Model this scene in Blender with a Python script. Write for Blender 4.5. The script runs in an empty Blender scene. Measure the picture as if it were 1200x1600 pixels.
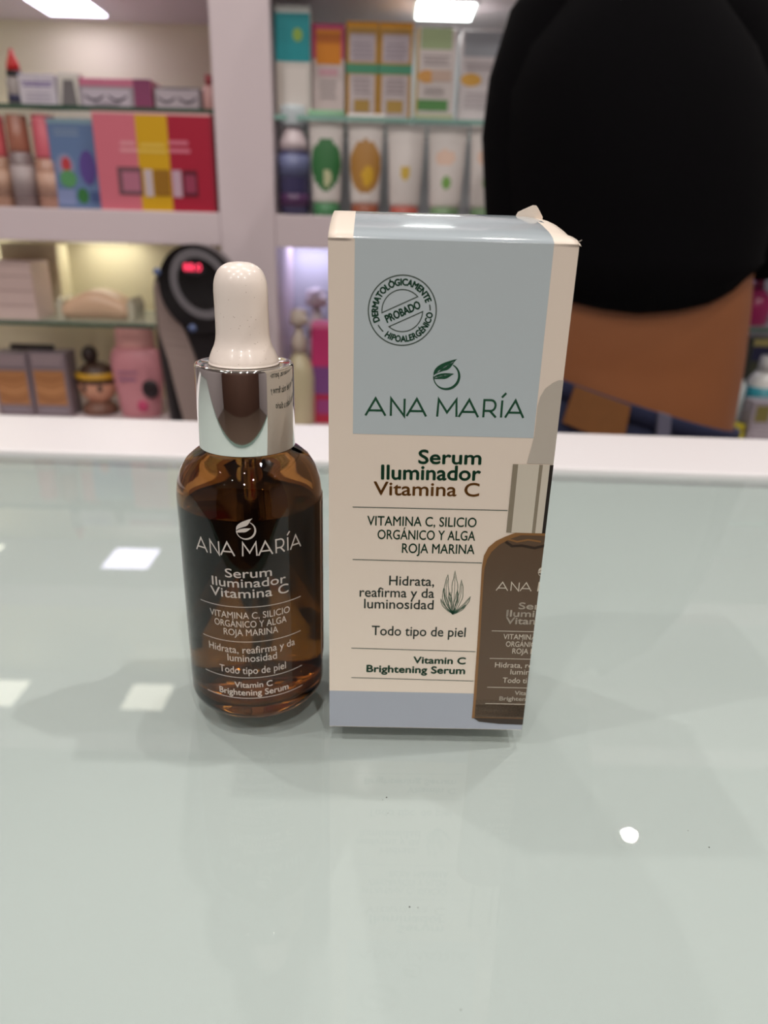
import bpy, bmesh, math, random
from mathutils import Vector, Matrix
random.seed(7)
PI = math.pi
SC = bpy.context.scene
COL = SC.collection
MMU = 0.001

# ------------------------------------------------------------------ camera
PITCH, ROLL, FPX, CAMH = math.radians(21.77), math.radians(1.6), 1109.0, 0.1109
_F = Vector((0, math.cos(PITCH), -math.sin(PITCH)))
_U0 = Vector((0, math.sin(PITCH), math.cos(PITCH)))
_R0 = Vector((1, 0, 0))
_R = math.cos(ROLL) * _R0 + math.sin(ROLL) * _U0
_U = -math.sin(ROLL) * _R0 + math.cos(ROLL) * _U0
CAM = Vector((0, 0, CAMH))
cd = bpy.data.cameras.new('camera')
cam = bpy.data.objects.new('camera', cd)
COL.objects.link(cam)
m = Matrix((_R, _U, -_F)).transposed().to_4x4()
m.translation = CAM
cam.matrix_world = m
cd.sensor_fit = 'VERTICAL'
cd.sensor_height = 36.0
cd.lens = FPX / 1600 * 36.0
cd.clip_start = 0.01
cd.clip_end = 60
cd.dof.use_dof = True
cd.dof.focus_distance = 0.148
cd.dof.aperture_fstop = 14.5
SC.camera = cam

def ray(px, py):
    return _F + _R * ((px - 600) / FPX) - _U * ((py - 800) / FPX)
def at(px, py, Y):
    r = ray(px, py)
    return CAM + r * (Y / r.y)

# ------------------------------------------------------------------ world, exposure
w = bpy.data.worlds.new('world')
SC.world = w
w.use_nodes = True
w.node_tree.nodes['Background'].inputs[0].default_value = (0.9, 0.93, 1.0, 1)
w.node_tree.nodes['Background'].inputs[1].default_value = 0.25
SC.view_settings.view_transform = 'Standard'
SC.view_settings.look = 'None'
SC.view_settings.gamma = 1
SC.view_settings.use_curve_mapping = False
SC.view_settings.exposure = 0.0
SC.cycles.use_denoising = True
SC.cycles.max_bounces = 14
SC.cycles.transmission_bounces = 14
SC.cycles.transparent_max_bounces = 12

# room, metres: counter top is z = 0
FLOOR, CEIL = -0.95, 1.60
# x, y, power of each ceiling downlight
DOWNLIGHTS = [(0.66, 2.02, 3), (0.78, 1.66, 3), (-0.25, 1.25, 3), (-1.3, 1.5, 4), (1.3, 0.9, 4), (-0.55, 0.55, 3), (0.25, 0.38, 3), (0.75, 0.25, 6),
              (-0.1, -0.35, 4.5), (-1.0, -0.2, 5), (1.25, -0.3, 5), (0.35, -0.9, 7), (-0.6, -1.0, 7), (0.0, -1.6, 8), (1.1, -1.4, 8), (-1.3, -1.6, 8)]
DL_POWER = 1.0
DL_COL = (1.0, 0.95, 0.9)
LED_WARM, LED_VIOLET, LED_COOL = (1.0, 0.96, 0.8), (0.72, 0.68, 1.0), (0.92, 1.0, 0.97)

# ------------------------------------------------------------------ helpers
def lin(c):
    c = c / 255.0
    return c / 12.92 if c <= 0.04045 else ((c + 0.055) / 1.055) ** 2.4
def rgb(r, g, b):
    return (lin(r), lin(g), lin(b), 1)

MATS = {}
def mat(name, col, rough=0.5, metal=0.0, trans=0.0, ior=1.5, coat=0.0, emit=None, estr=0.0, noise=0.0, nscale=200, sheen=0.0, spec=0.5, alpha=1.0, bump=0.0):
    if name in MATS:
        return MATS[name]
    M = bpy.data.materials.new(name)
    M.use_nodes = True
    nt = M.node_tree
    b = nt.nodes['Principled BSDF']
    c = rgb(*col)
    b.inputs['Base Color'].default_value = c
    b.inputs['Roughness'].default_value = rough
    b.inputs['Metallic'].default_value = metal
    b.inputs['Transmission Weight'].default_value = trans
    b.inputs['IOR'].default_value = ior
    b.inputs['Coat Weight'].default_value = coat
    b.inputs['Coat Roughness'].default_value = 0.08
    b.inputs['Specular IOR Level'].default_value = spec
    b.inputs['Sheen Weight'].default_value = sheen
    b.inputs['Alpha'].default_value = alpha
    if emit:
        b.inputs['Emission Color'].default_value = (*emit, 1)
        b.inputs['Emission Strength'].default_value = estr
    if noise or bump:
        tc = nt.nodes.new('ShaderNodeTexCoord')
        nz = nt.nodes.new('ShaderNodeTexNoise')
        nz.inputs['Scale'].default_value = nscale
        nz.inputs['Detail'].default_value = 4
        nt.links.new(tc.outputs['Object'], nz.inputs['Vector'])
        if noise:
            mx = nt.nodes.new('ShaderNodeMixRGB')
            mx.inputs[1].default_value = tuple(x * (1 - noise) for x in c[:3]) + (1,)
            mx.inputs[2].default_value = tuple(min(1, x * (1 + noise)) for x in c[:3]) + (1,)
            nt.links.new(nz.outputs['Fac'], mx.inputs[0])
            nt.links.new(mx.outputs[0], b.inputs['Base Color'])
        if bump:
            bp_ = nt.nodes.new('ShaderNodeBump')
            bp_.inputs['Strength'].default_value = bump
            bp_.inputs['Distance'].default_value = 0.0004
            nt.links.new(nz.outputs['Fac'], bp_.inputs['Height'])
            nt.links.new(bp_.outputs[0], b.inputs['Normal'])
    MATS[name] = M
    return M

class MB:
    """collects shapes, builds them as ONE mesh object"""
    def __init__(s):
        s.v, s.f, s.m, s.s, s.mats = [], [], [], [], []
    def mi(s, M):
        if M not in s.mats:
            s.mats.append(M)
        return s.mats.index(M)
    def add(s, vs, fs, M, smooth=False):
        o = len(s.v)
        s.v += [tuple(p) for p in vs]
        k = s.mi(M)
        for f in fs:
            s.f.append([i + o for i in f]); s.m.append(k); s.s.append(smooth)
        return s
    def box(s, x0, x1, y0, y1, z0, z1, M, bev=0.0, seg=2, front=None):
        bm = bmesh.new()
        bmesh.ops.create_cube(bm, size=1)
        for v in bm.verts:
            v.co = Vector(((x0 + x1) / 2 + v.co.x * (x1 - x0), (y0 + y1) / 2 + v.co.y * (y1 - y0), (z0 + z1) / 2 + v.co.z * (z1 - z0)))
        if bev:
            bmesh.ops.bevel(bm, geom=list(bm.edges), offset=bev, segments=seg, profile=0.5, affect='EDGES')
        bm.verts.index_update()
        s.add([v.co for v in bm.verts], [[v.index for v in f.verts] for f in bm.faces], M, False)
        bm.free()
        return s
    def quad(s, pts, M):
        return s.add(pts, [list(range(len(pts)))], M)
    def rect(s, x0, x1, z0, z1, y, M):       # upright rectangle facing -Y
        return s.quad([(x0, y, z0), (x1, y, z0), (x1, y, z1), (x0, y, z1)], M)
    def rings(s, rings, M, cap0=True, cap1=True, smooth=True):
        n = len(rings[0]); vs = [p for r in rings for p in r]; fs = []
        for i in range(len(rings) - 1):
            for j in range(n):
                fs.append([i * n + j, i * n + (j + 1) % n, (i + 1) * n + (j + 1) % n, (i + 1) * n + j])
        if cap0: fs.append(list(range(n))[::-1])
        if cap1: fs.append([(len(rings) - 1) * n + j for j in range(n)])
        return s.add(vs, fs, M, smooth)
    def lathe(s, prof, c, M, n=48, sx=1, sy=1, smooth=True, cap0=True, cap1=True):
        R = []
        for r, z in prof:
            r = max(r, 1e-6)
            R.append([(c[0] + sx * r * math.cos(2 * PI * j / n), c[1] + sy * r * math.sin(2 * PI * j / n), c[2] + z) for j in range(n)])
        return s.rings(R, M, cap0, cap1, smooth)
    def tube(s, pts, r, M, n=10):
        pts = [Vector(p) for p in pts]
        rr = r if isinstance(r, (list, tuple)) else [r] * len(pts)
        R = []; prev = None
        for i, p in enumerate(pts):
            t = (pts[min(i + 1, len(pts) - 1)] - pts[max(i - 1, 0)]).normalized()
            if prev is None:
                a = t.orthogonal().normalized()
            else:
                a = (prev - t * prev.dot(t)).normalized()
            prev = a
            b = t.cross(a)
            R.append([p + rr[i] * (a * math.cos(2 * PI * j / n) + b * math.sin(2 * PI * j / n)) for j in range(n)])
        return s.rings(R, M)
    def prism(s, outline, y0, y1, M, smooth=False):   # outline (x,z), extruded along Y
        n = len(outline)
        vs = [(x, y0, z) for x, z in outline] + [(x, y1, z) for x, z in outline]
        fs = [list(range(n)), [n + i for i in range(n)][::-1]]
        fs += [[i, n + i, n + (i + 1) % n, (i + 1) % n] for i in range(n)]
        return s.add(vs, fs, M, smooth)
    def build(s, name, parent=None, loc=None, fix=True):
        me = bpy.data.meshes.new(name)
        off = Vector(loc) if loc is not None else Vector((0, 0, 0))
        me.from_pydata([tuple(Vector(p) - off) for p in s.v], [], s.f)
        for M in s.mats: me.materials.append(M)
        me.polygons.foreach_set('material_index', s.m)
        me.polygons.foreach_set('use_smooth', s.s)
        if fix:
            bm = bmesh.new(); bm.from_mesh(me)
            closed = all(e.is_manifold for e in bm.edges)
            if closed:
                bmesh.ops.recalc_face_normals(bm, faces=bm.faces); bm.to_mesh(me)
            bm.free()
        me.update()
        o = bpy.data.objects.new(name, me)
        COL.objects.link(o)
        o.location = off
        if parent is not None:
            o.parent = parent
            q = parent
            while q is not None:
                o.location = Vector(o.location) - Vector(q.location); q = q.parent
        return o

def tag(o, label, cat, group=None):
    o['label'] = label; o['category'] = cat
    if group: o['group'] = group
    return o
def thing(name, loc, label, cat, group=None):
    o = bpy.data.objects.new(name, None)
    COL.objects.link(o)
    o.location = loc
    o.empty_display_size = 0.02
    return tag(o, label, cat, group)
def struct(o):
    o['kind'] = 'structure'
    return o

# ------------------------------------------------------------------ flat lettering and drawing, in 2-D (x right, y up)
_text_cache = {}
def glyphs(txt, bold=0.0, track=1.0):
    """mesh of a text line, cap height 1, starting at x = 0: (verts, faces, width)"""
    k = (txt, bold, track)
    if k in _text_cache: return _text_cache[k]
    def raw(t):
        cu = bpy.data.curves.new('t', 'FONT')
        cu.body = t; cu.size = 1; cu.offset = bold; cu.space_character = track
        cu.resolution_u = 4
        ob = bpy.data.objects.new('t', cu)
        COL.objects.link(ob)
        bpy.context.view_layer.update()
        me = bpy.data.meshes.new_from_object(ob.evaluated_get(bpy.context.evaluated_depsgraph_get()))
        V = [(v.co.x, v.co.y) for v in me.vertices]; F = [list(p.vertices) for p in me.polygons]
        bpy.data.objects.remove(ob); bpy.data.curves.remove(cu); bpy.data.meshes.remove(me)
        return V, F
    H, _ = raw('H')
    h0, h1 = min(p[1] for p in H), max(p[1] for p in H)
    V, F = raw(txt)
    x0 = min(p[0] for p in V); x1 = max(p[0] for p in V)
    V = [((x - x0) / (h1 - h0), (y - h0) / (h1 - h0)) for x, y in V]
    _text_cache[k] = (V, F, (x1 - x0) / (h1 - h0))
    return _text_cache[k]

class Flat:
    """2-D artwork with one material, mapped to a surface when built"""
    def __init__(s): s.v, s.f, s.k = [], [], []
    def add(s, V, F, k):
        o = len(s.v); s.v += [tuple(p) for p in V]; s.f += [[i + o for i in f] for f in F]; s.k += [k] * len(F)
    def text(s, t, a, b, cap, k, bold=0.0, track=1.0, fat=0.0):
        """line of text on the baseline a-b, stretched to that width; fat thickens every stroke (in cap heights)"""
        V, F, wd = glyphs(t, bold, track)
        if fat:
            for dx, dy in ((fat, 0), (-fat, 0), (0, fat), (0, -fat)):
                n = (Vector(b) - Vector(a)).normalized(); q = n * dx * cap + Vector((-n.y, n.x)) * dy * cap
                s.text(t, Vector(a) + q, Vector(b) + q, cap, k, bold, track)
        a = Vector(a); b = Vector(b); d = (b - a); n = Vector((-d.y, d.x)).normalized()
        s.add([a + d * (x / wd) + n * (y * cap) for x, y in V], F, k)
    def arc_text(s, t, c, R, a0, a1, cap, k, inside=False, bold=0.0, fat=0.0):
        V, F, wd = glyphs(t, bold)
        if fat:
            for dx, dy in ((fat, 0), (-fat, 0), (0, fat), (0, -fat)):
                e = dx * cap / R * (1 if a1 > a0 else -1)
                s.arc_text(t, c, R + dy * cap, a0 + e, a1 + e, cap, k, inside, bold)
        out = []
        for x, y in V:
            a = a0 + (a1 - a0) * x / wd
            r = R - y * cap if inside else R + y * cap
            out.append((c[0] + r * math.cos(a), c[1] + r * math.sin(a)))
        s.add(out, F, k)
    def ribbon(s, pts, w, k, closed=False):
        P = [Vector(p) for p in pts]; n = len(P); L, Rr = [], []
        for i in range(n):
            a = P[i - 1] if (i or closed) else None
            b = P[(i + 1) % n] if (i < n - 1 or closed) else None
            d1 = (P[i] - a).normalized() if a is not None else None
            d2 = (b - P[i]).normalized() if b is not None else None
            if d1 is None: d1 = d2
            if d2 is None: d2 = d1
            n1 = Vector((-d1.y, d1.x)); n2 = Vector((-d2.y, d2.x))
            mm = n1 + n2
            mm = n1 if mm.length < 1e-6 else mm.normalized()
            q = mm * (w / 2 / max(0.35, mm.dot(n1)))
            L.append(P[i] + q); Rr.append(P[i] - q)
        F = [[i, (i + 1) % n, n + (i + 1) % n, n + i] for i in range(n if closed else n - 1)]
        s.add(L + Rr, F, k)
    def poly(s, pts, k):
        s.add(pts, [list(range(len(pts)))], k)
    def build(s, name, fn, mats, parent, split=(), maxlen=None):
        bm = bmesh.new()
        vs = [bm.verts.new((x, y, 0)) for x, y in s.v]
        for f, k in zip(s.f, s.k):
            try:
                fc = bm.faces.new([vs[i] for i in f]); fc.material_index = k
            except ValueError:
                pass
        bm.normal_update()
        for x in split:
            bmesh.ops.bisect_plane(bm, geom=list(bm.verts) + list(bm.edges) + list(bm.faces), plane_co=(x, 0, 0), plane_no=(1, 0, 0))
        for fc in bm.faces:
            if fc.normal.z < 0: fc.normal_flip()
        bmesh.ops.triangulate(bm, faces=[f for f in bm.faces if len(f.verts) > 4])
        for v in bm.verts: v.co = fn(v.co.x, v.co.y)
        me = bpy.data.meshes.new(name); bm.to_mesh(me); bm.free()
        for M in mats: me.materials.append(M)
        o = bpy.data.objects.new(name, me); COL.objects.link(o)
        o.parent = parent; o.location = -Vector(parent.location)
        return o

def arc(c, r, a0, a1, n=24):
    return [(c[0] + r * math.cos(math.radians(a0 + (a1 - a0) * i / n)), c[1] + r * math.sin(math.radians(a0 + (a1 - a0) * i / n))) for i in range(n + 1)]
def bez(p0, p1, p2, p3, n=10):
    return [tuple((1 - t) ** 3 * a + 3 * (1 - t) ** 2 * t * b + 3 * (1 - t) * t * t * c + t ** 3 * d for a, b, c, d in zip(p0, p1, p2, p3)) for t in [i / n for i in range(n + 1)]]

BRAND = [('A', 0, 1.18), ('N', 1.50, .79), ('A', 2.43, 1.15), ('M', 4.24, 1.14), ('A', 5.51, 1.15), ('R', 6.97, .74), ('I', 8.02, 0), ('A', 8.26, 1.08)]
def brand_word(fl, a, b, cap, wt, k, upto=99):
    """the brand lettering drawn stroke by stroke: ANA MARIA with an acute on the I"""
    a = Vector(a); b = Vector(b); d = (b - a) / 9.34; n = Vector((-d.y, d.x)).normalized() * cap
    def T(p): return a + d * p[0] + n * p[1]
    for ch, x, wd in BRAND:
        S = []
        if ch == 'A': S = [[(x, 0), (x + wd / 2, 1), (x + wd, 0)], [(x + wd * .17, .3), (x + wd * .83, .3)]]
        if ch == 'N': S = [[(x, 0), (x, 1), (x + wd, 0), (x + wd, 1)]]
        if ch == 'M': S = [[(x, 0), (x + .05, 1), (x + wd / 2, .25), (x + wd - .05, 1), (x + wd, 0)]]
        if ch == 'R': S = [[(x, 0), (x, 1), (x + wd * .55, 1)] + [(x + wd * .55 + .27 * math.sin(t), .69 + .31 * math.cos(t)) for t in [i * PI / 8 for i in range(1, 8)]] + [(x + wd * .55, .38), (x, .38)], [(x + wd * .5, .38), (x + wd, 0)]]
        if ch == 'I': S = [[(x, 0), (x, 1)], [(x - .04, 1.16), (x + .2, 1.42)]]
        for st in S: fl.ribbon([T(p) for p in st], wt * cap, k)

def leaf_logo(fl, c, r, k, kv=None):
    """open ring with two leaves springing from its left side"""
    def T(p): return (c[0] + p[0] * r, c[1] + p[1] * r)
    A = [T(p) for p in arc((0, 0), .93, 62, -180, 40)]
    n = len(A)
    # stroke thickens to the right side
    for i in range(n - 1):
        t = i / (n - 1)
        wdt = r * (.08 + .12 * math.sin(PI * min(1, t * 1.25)) ** 1.0)
        fl.ribbon([A[i], A[i + 1]], wdt, k)
    big = bez((-.95, .02), (-1.05, .75), (-.2, 1.05), (.72, 1.28)) + bez((.72, 1.28), (.35, 1.0), (.4, .55), (-.1, .42))[1:] + bez((-.1, .42), (-.5, .32), (-.75, .2), (-.95, .02))[1:]
    small = bez((-.98, -.18), (-.75, .25), (-.1, .28), (.55, .2)) + bez((.55, .2), (.2, .0), (.1, -.22), (-.3, -.2))[1:] + bez((-.3, -.2), (-.6, -.2), (-.8, -.25), (-.98, -.18))[1:]
    fl.poly([T(p) for p in big[:-1]], k)
    fl.poly([T(p) for p in small[:-1]], k)
    if kv is not None:
        fl.ribbon([T(p) for p in bez((-.82, .12), (-.5, .5), (0, .75), (.5, 1.1))], r * .06, kv)
        fl.ribbon([T(p) for p in bez((-.85, -.14), (-.5, .02), (-.1, .08), (.35, .16))], r * .06, kv)

# ================================================================== THE ROOM
M_wall = mat('store_wall_paint', (176, 166, 168), 0.7, noise=.03, nscale=3)
M_dark_wall = mat('store_back_wall', (84, 56, 44), 0.6, noise=.15, nscale=2)
M_ceil = mat('ceiling_paint', (205, 203, 200), 0.8, noise=.02, nscale=4)
M_floor = mat('floor_tile', (96, 80, 70), 0.25, noise=.06, nscale=3)
RX, RY0, RY1 = 2.3, -2.4, 3.2
def slab(name, x0, x1, y0, y1, z0, z1, M):
    b = MB(); b.box(x0, x1, y0, y1, z0, z1, M)
    return struct(b.build(name))
slab('floor', -RX, RX, RY0, RY1, FLOOR - .05, FLOOR, M_floor)
slab('ceiling', -RX, RX, RY0, RY1, CEIL, CEIL + .05, M_ceil)
slab('wall_front', -RX, RX, RY1, RY1 + .05, FLOOR, CEIL, M_wall)
slab('wall_back', -RX, RX, RY0 - .05, RY0, FLOOR, CEIL, M_dark_wall)
slab('wall_left', -RX - .05, -RX, RY0, RY1, FLOOR, CEIL, M_wall)
slab('wall_right', RX, RX + .05, RY0, RY1, FLOOR, CEIL, M_wall)

M_trim_ring = mat('downlight_ring', (225, 225, 222), 0.4)
for i, (x, y, pw) in enumerate(DOWNLIGHTS):
    t = thing('ceiling_downlight', (x, y, CEIL), 'small round recessed downlight set in the store ceiling', 'ceiling light', 'ceiling downlights')
    b = MB(); b.lathe([(.027, -.004), (.027, 0), (.017, 0), (.017, -.004), (.027, -.004)], (x, y, CEIL), M_trim_ring, 32, cap0=False, cap1=False)
    b.build('trim_ring', t)
    b = MB(); b.lathe([(.0165, -.001), (.0165, 0)], (x, y, CEIL), mat('downlight_lens', (255, 250, 240), .5, emit=DL_COL, estr=20), 32)
    b.build('lens', t)
    L = bpy.data.lights.new('lamp', 'AREA'); L.shape = 'DISK'; L.size = .033; L.energy = DL_POWER * pw; L.color = DL_COL
    lo = bpy.data.objects.new('lamp', L); COL.objects.link(lo); lo.parent = t; lo.location = (0, 0, -.006)

# ================================================================== THE COUNTER (glass top over a pale green-white panel)
GAP = 0.0046
M_panel = mat('pale_green_lacquer', (195, 201, 200), 0.55, noise=.012, nscale=6)
M_white = mat('white_laminate', (230, 226, 228), 0.35, noise=.012, nscale=8)
def glass_mat():
    M = bpy.data.materials.new('clear_counter_glass'); M.use_nodes = True; nt = M.node_tree
    for n in list(nt.nodes): nt.nodes.remove(n)
    o = nt.nodes.new('ShaderNodeOutputMaterial'); mx = nt.nodes.new('ShaderNodeMixShader')
    tr = nt.nodes.new('ShaderNodeBsdfTransparent'); gl = nt.nodes.new('ShaderNodeBsdfGlossy'); fr = nt.nodes.new('ShaderNodeFresnel')
    fr.inputs['IOR'].default_value = 1.52
    tr.inputs[0].default_value = (.975, .988, .98, 1); gl.inputs['Roughness'].default_value = 0.012
    nt.links.new(fr.outputs[0], mx.inputs[0]); nt.links.new(tr.outputs[0], mx.inputs[1]); nt.links.new(gl.outputs[0], mx.inputs[2]); nt.links.new(mx.outputs[0], o.inputs[0])
    return M
def clear_mat(name, c):
    M = bpy.data.materials.new(name); M.use_nodes = True; nt = M.node_tree
    for n in list(nt.nodes): nt.nodes.remove(n)
    o = nt.nodes.new('ShaderNodeOutputMaterial'); tr = nt.nodes.new('ShaderNodeBsdfTransparent'); tr.inputs[0].default_value = (*c, 1)
    nt.links.new(tr.outputs[0], o.inputs[0])
    return M
M_gtop = glass_mat()
M_gclear = clear_mat('clear_glass_underside', (.99, 1, .995))
M_gedge = mat('green_glass_edge', (150, 176, 166), .1, spec=.6)
CX0, CX1, CY0, RAILY, RAILB = -0.85, 0.95, 0.054, 0.3395, 0.4075
ct = thing('display_counter', (0, 0, FLOOR), 'shop counter with pale green glass top and raised white back rail', 'counter')
b = MB()
b.quad([(CX0, CY0, 0), (CX1, CY0, 0), (CX1, RAILY, 0), (CX0, RAILY, 0)], M_gtop)
b.quad([(CX0, CY0, -GAP), (CX0, RAILY, -GAP), (CX1, RAILY, -GAP), (CX1, CY0, -GAP)], M_gclear)
b.quad([(CX0, CY0, -GAP), (CX1, CY0, -GAP), (CX1, CY0, 0), (CX0, CY0, 0)], M_gedge)
b.quad([(CX1, RAILY, -GAP), (CX0, RAILY, -GAP), (CX0, RAILY, 0), (CX1, RAILY, 0)], M_gclear)
b.quad([(CX0, RAILY, -GAP), (CX0, CY0, -GAP), (CX0, CY0, 0), (CX0, RAILY, 0)], M_gedge)
b.quad([(CX1, CY0, -GAP), (CX1, RAILY, -GAP), (CX1, RAILY, 0), (CX1, CY0, 0)], M_gedge)
b.build('glass_top', ct)
MB().box(CX0, CX1, CY0, RAILY, -.022, -GAP - .0002, M_panel).build('lacquered_panel', ct)
MB().box(CX0, CX1, RAILY + .0005, RAILB, -.03, .0022, M_white, .0009, 3).build('back_rail', ct)
MB().box(CX0 + .01, CX1 - .01, CY0 + .01, RAILB - .01, FLOOR, -.0301, M_white).build('cabinet_body', ct)
ct.rotation_euler = (0, 0, math.radians(-.9))

# ================================================================== SHELF CABINET BEHIND
YF, YB = 0.79, 0.93
M_cab = mat('white_cabinet_laminate', (216, 201, 205), 0.42, noise=.012, nscale=6)
M_backL = mat('warm_lit_cream_panel', (238, 228, 198), 0.6)  # warm shelf-lamp light is put into this cream colour
M_backR = mat('pale_grey_back_panel', (205, 208, 212), 0.6)
S1T = at(150, 327, YF).z; S1B = at(150, 379, YF).z
TIER = 0.226
S0T = at(50, 653, YF + .02).z
DX0, DX1 = at(335, 200, YF).x, at(426, 200, YF).x
CLX, CRX = -.78, .62
CTOP = S1T + 2 * TIER
cb = thing('shelf_cabinet', (0, YB, FLOOR), 'tall white open shelf cabinet with two lit bays across the aisle', 'shelf cabinet')
MB().box(CLX, DX0, YB, YB + .012, S0T, CTOP, M_backL).build('back_panel', cb)
MB().box(DX1, CRX, YB, YB + .012, S0T, CTOP, M_backR).build('back_panel', cb)
MB().box(DX0, DX1, YF, YB + .012, S0T, CTOP, M_cab, .0015).build('divider', cb)
MB().box(CLX - .06, CLX, YF, YB + .012, S0T, CTOP, M_cab, .0015).build('side_panel', cb)
MB().box(CRX, CRX + .06, YF, YB + .012, S0T, CTOP, M_cab, .0015).build('side_panel', cb)
for z0, z1 in ((S1B, S1T), (S1B + TIER, S1T + TIER), (S1B + 2 * TIER, S1T + 2 * TIER)):
    for xa, xb in ((CLX, DX0), (DX1, CRX)):
        MB().box(xa + .0002, xb - .0002, YF + .0003, YB - .0002, z0, z1, M_cab, .001).build('shelf', cb)
MB().box(CLX - .06, CRX + .06, YF - .045, YB + .012, S0T - .035, S0T - .0002, M_cab, .001).build('shelf', cb)
MB().box(CLX - .06, CRX + .06, YF - .041, YB + .012, FLOOR, S0T - .0352, M_cab).build('base_cabinet', cb)
LEDS = []
def led(x, y, z, c, s, wx=.085, wy=.058):
    b = MB(); b.box(x - wx / 2 - .003, x + wx / 2 + .003, y - wy / 2 - .003, y + wy / 2 + .003, z - .0011, z - .0001, M_trim_ring)
    f = b.build('lamp_panel', cb)
    out = [(sx * (wx / 2), sy * (wy / 2)) for sx, sy in ((-1, -1), (1, -1), (1, 1), (-1, 1))]
    b = MB(); b.box(x - wx / 2, x + wx / 2, y - wy / 2, y + wy / 2, z - .0024, z - .0011, mat('led_' + str(len(MATS)), (250, 250, 250), .5, emit=c, estr=s), .0004)
    b.build('diffuser', f)
for k, zc in enumerate((S1B + TIER, S1B + 2 * TIER)):
    led(-.341, .868, zc, ((.84, .78, 1.0), LED_WARM)[k], (7.5, 5)[k], .06, .06)
    led(-.558, .868, zc, LED_WARM, 5, .06, .06)
    led(.047, .846, zc, LED_COOL, 9, .056, .056)
led(-.341, .897, S1B, LED_WARM, 4.2, .07, .045)
led(-.50, .897, S1B, LED_WARM, 4.2, .07, .045)
led(-.10, .897, S1B, LED_VIOLET, 6.5, .07, .045)
led(.36, .897, S1B, LED_VIOLET, 4.0, .07, .045)

# glass shelves, each lifts out of its bay
M_shglass = mat('shelf_glass', (225, 240, 232), .03, trans=.0, alpha=.35, spec=.6)
M_shedge = mat('shelf_glass_edge', (58, 84, 70), .15)
M_shedgeR = mat('shelf_glass_edge_teal', (140, 178, 168), .15)
def glass_shelf(x0, x1, y0, y1, z1, edge, label, th=.0045):
    b = MB()
    b.box(x0 + .0005, x1 - .0005, y0, y1, z1 - th, z1, M_shglass)
    b.box(x0 + .0005, x1 - .0005, y0 - .0006, y0 - .0001, z1 - th, z1, edge)
    o = b.build('glass_shelf'); tag(o, label, 'glass shelf', None)
    for sx in (x0 + .004, x1 - .004):
        for yy in (y0 + .02, y1 - .02):
            pass
    return o
GLU = at(170, 166, YF + .01).z
GLL = at(100, 503, YF + .01).z
GRU = at(620, 184, YF + .01).z
GRL = at(1180, 512, YF + .02).z
glass_shelf(CLX, DX0, YF + .01, YB - .001, GLU, M_shedge, 'green-edged glass shelf under the eyelash boxes in the left bay')
glass_shelf(CLX, at(238, 503, YF).x, YF + .01, YB - .001, GLL, M_shedge, 'green-edged glass shelf carrying the white packets, low in the left bay')
glass_shelf(DX1, CRX, YF + .01, YB - .001, GRU, M_shedgeR, 'teal-edged glass shelf under the row of tall cartons in the right bay')
glass_shelf(.20, CRX, YF + .02, YB - .001, GRL, M_shedge, 'glass shelf behind the person at the lower right, under a magenta bottle')

# ================================================================== DROPPER BOTTLE
BX, BY, BR = -.0312, .1545, .01655
GREEN = mat('dark_green_ink', (24, 76, 52), .45)
GREY_INK = mat('grey_green_ink', (64, 80, 70), .45)
GOLD_INK = mat('bronze_ink', (128, 84, 34), .4)
WHITE_INK = mat('white_ink', (205, 196, 188), .5)
bt = thing('dropper_bottle', (BX, BY, 0), 'amber dropper bottle with silver collar and white bulb, left of the carton', 'serum bottle')
def amber():
    M = bpy.data.materials.new('amber_glass'); M.use_nodes = True
    b = M.node_tree.nodes['Principled BSDF']
    b.inputs['Base Color'].default_value = (.31, .135, .033, 1); b.inputs['Roughness'].default_value = 0.0
    b.inputs['Transmission Weight'].default_value = 1; b.inputs['IOR'].default_value = 1.5
    return M
M_amber = amber()
M_innerglass = mat('inner_glass_wall', (255, 255, 255), 0, trans=1, ior=1.5)
M_serum = mat('clear_serum', (235, 215, 180), 0, trans=1, ior=1.36)
def curveprof(P, n=6):
    """Catmull-Rom through profile points"""
    out = []
    for i in range(len(P) - 1):
        p0, p1, p2, p3 = P[max(i - 1, 0)], P[i], P[i + 1], P[min(i + 2, len(P) - 1)]
        for k in range(n):
            t = k / n
            out.append(tuple(.5 * ((2 * b) + (-a + c) * t + (2 * a - 5 * b + 4 * c - d) * t * t + (-a + 3 * b - 3 * c + d) * t ** 3) for a, b, c, d in zip(p0, p1, p2, p3)))
    return out + [P[-1]]
mmp = lambda P: [(r * MMU, z * MMU) for r, z in P]
outer = [(0, .35), (9.5, .3), (12, 0), (13.4, .25)] + [(12.6 + 3.95 * math.sin(t), 4.1 - 3.95 * math.cos(t)) for t in [math.radians(a) for a in range(20, 91, 10)]]
outer += [(16.55, z) for z in (10, 20, 30, 40, 48)]
outer += [(16.55, 52), (16.5, 54.5), (16.1, 57.2), (15.2, 59.7), (13.8, 61.9), (12.0, 63.4), (10.2, 64.3), (9.3, 65.2), (9.2, 68), (9.2, 72)]
inner = [(7.2, 72), (7.2, 66.5), (8.0, 64.6), (10.5, 62.2), (12.8, 60.0), (14.2, 57.4), (14.9, 54.5), (15.0, 50), (15.0, 8), (14.4, 5.2), (12.5, 3.6), (8, 3.0), (0, 2.8)]
b = MB()
b.lathe(mmp(outer), (BX, BY, 0), M_amber, 128, cap0=False, cap1=False)
n0 = len(b.f)
b.lathe(mmp(inner), (BX, BY, 0), M_innerglass, 128, cap0=False, cap1=False)
b.lathe(mmp([(9.2, 72), (7.2, 72)]), (BX, BY, 0), M_innerglass, 128, cap0=False, cap1=False)
g = b.build('glass_body', bt, fix=False)
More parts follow.
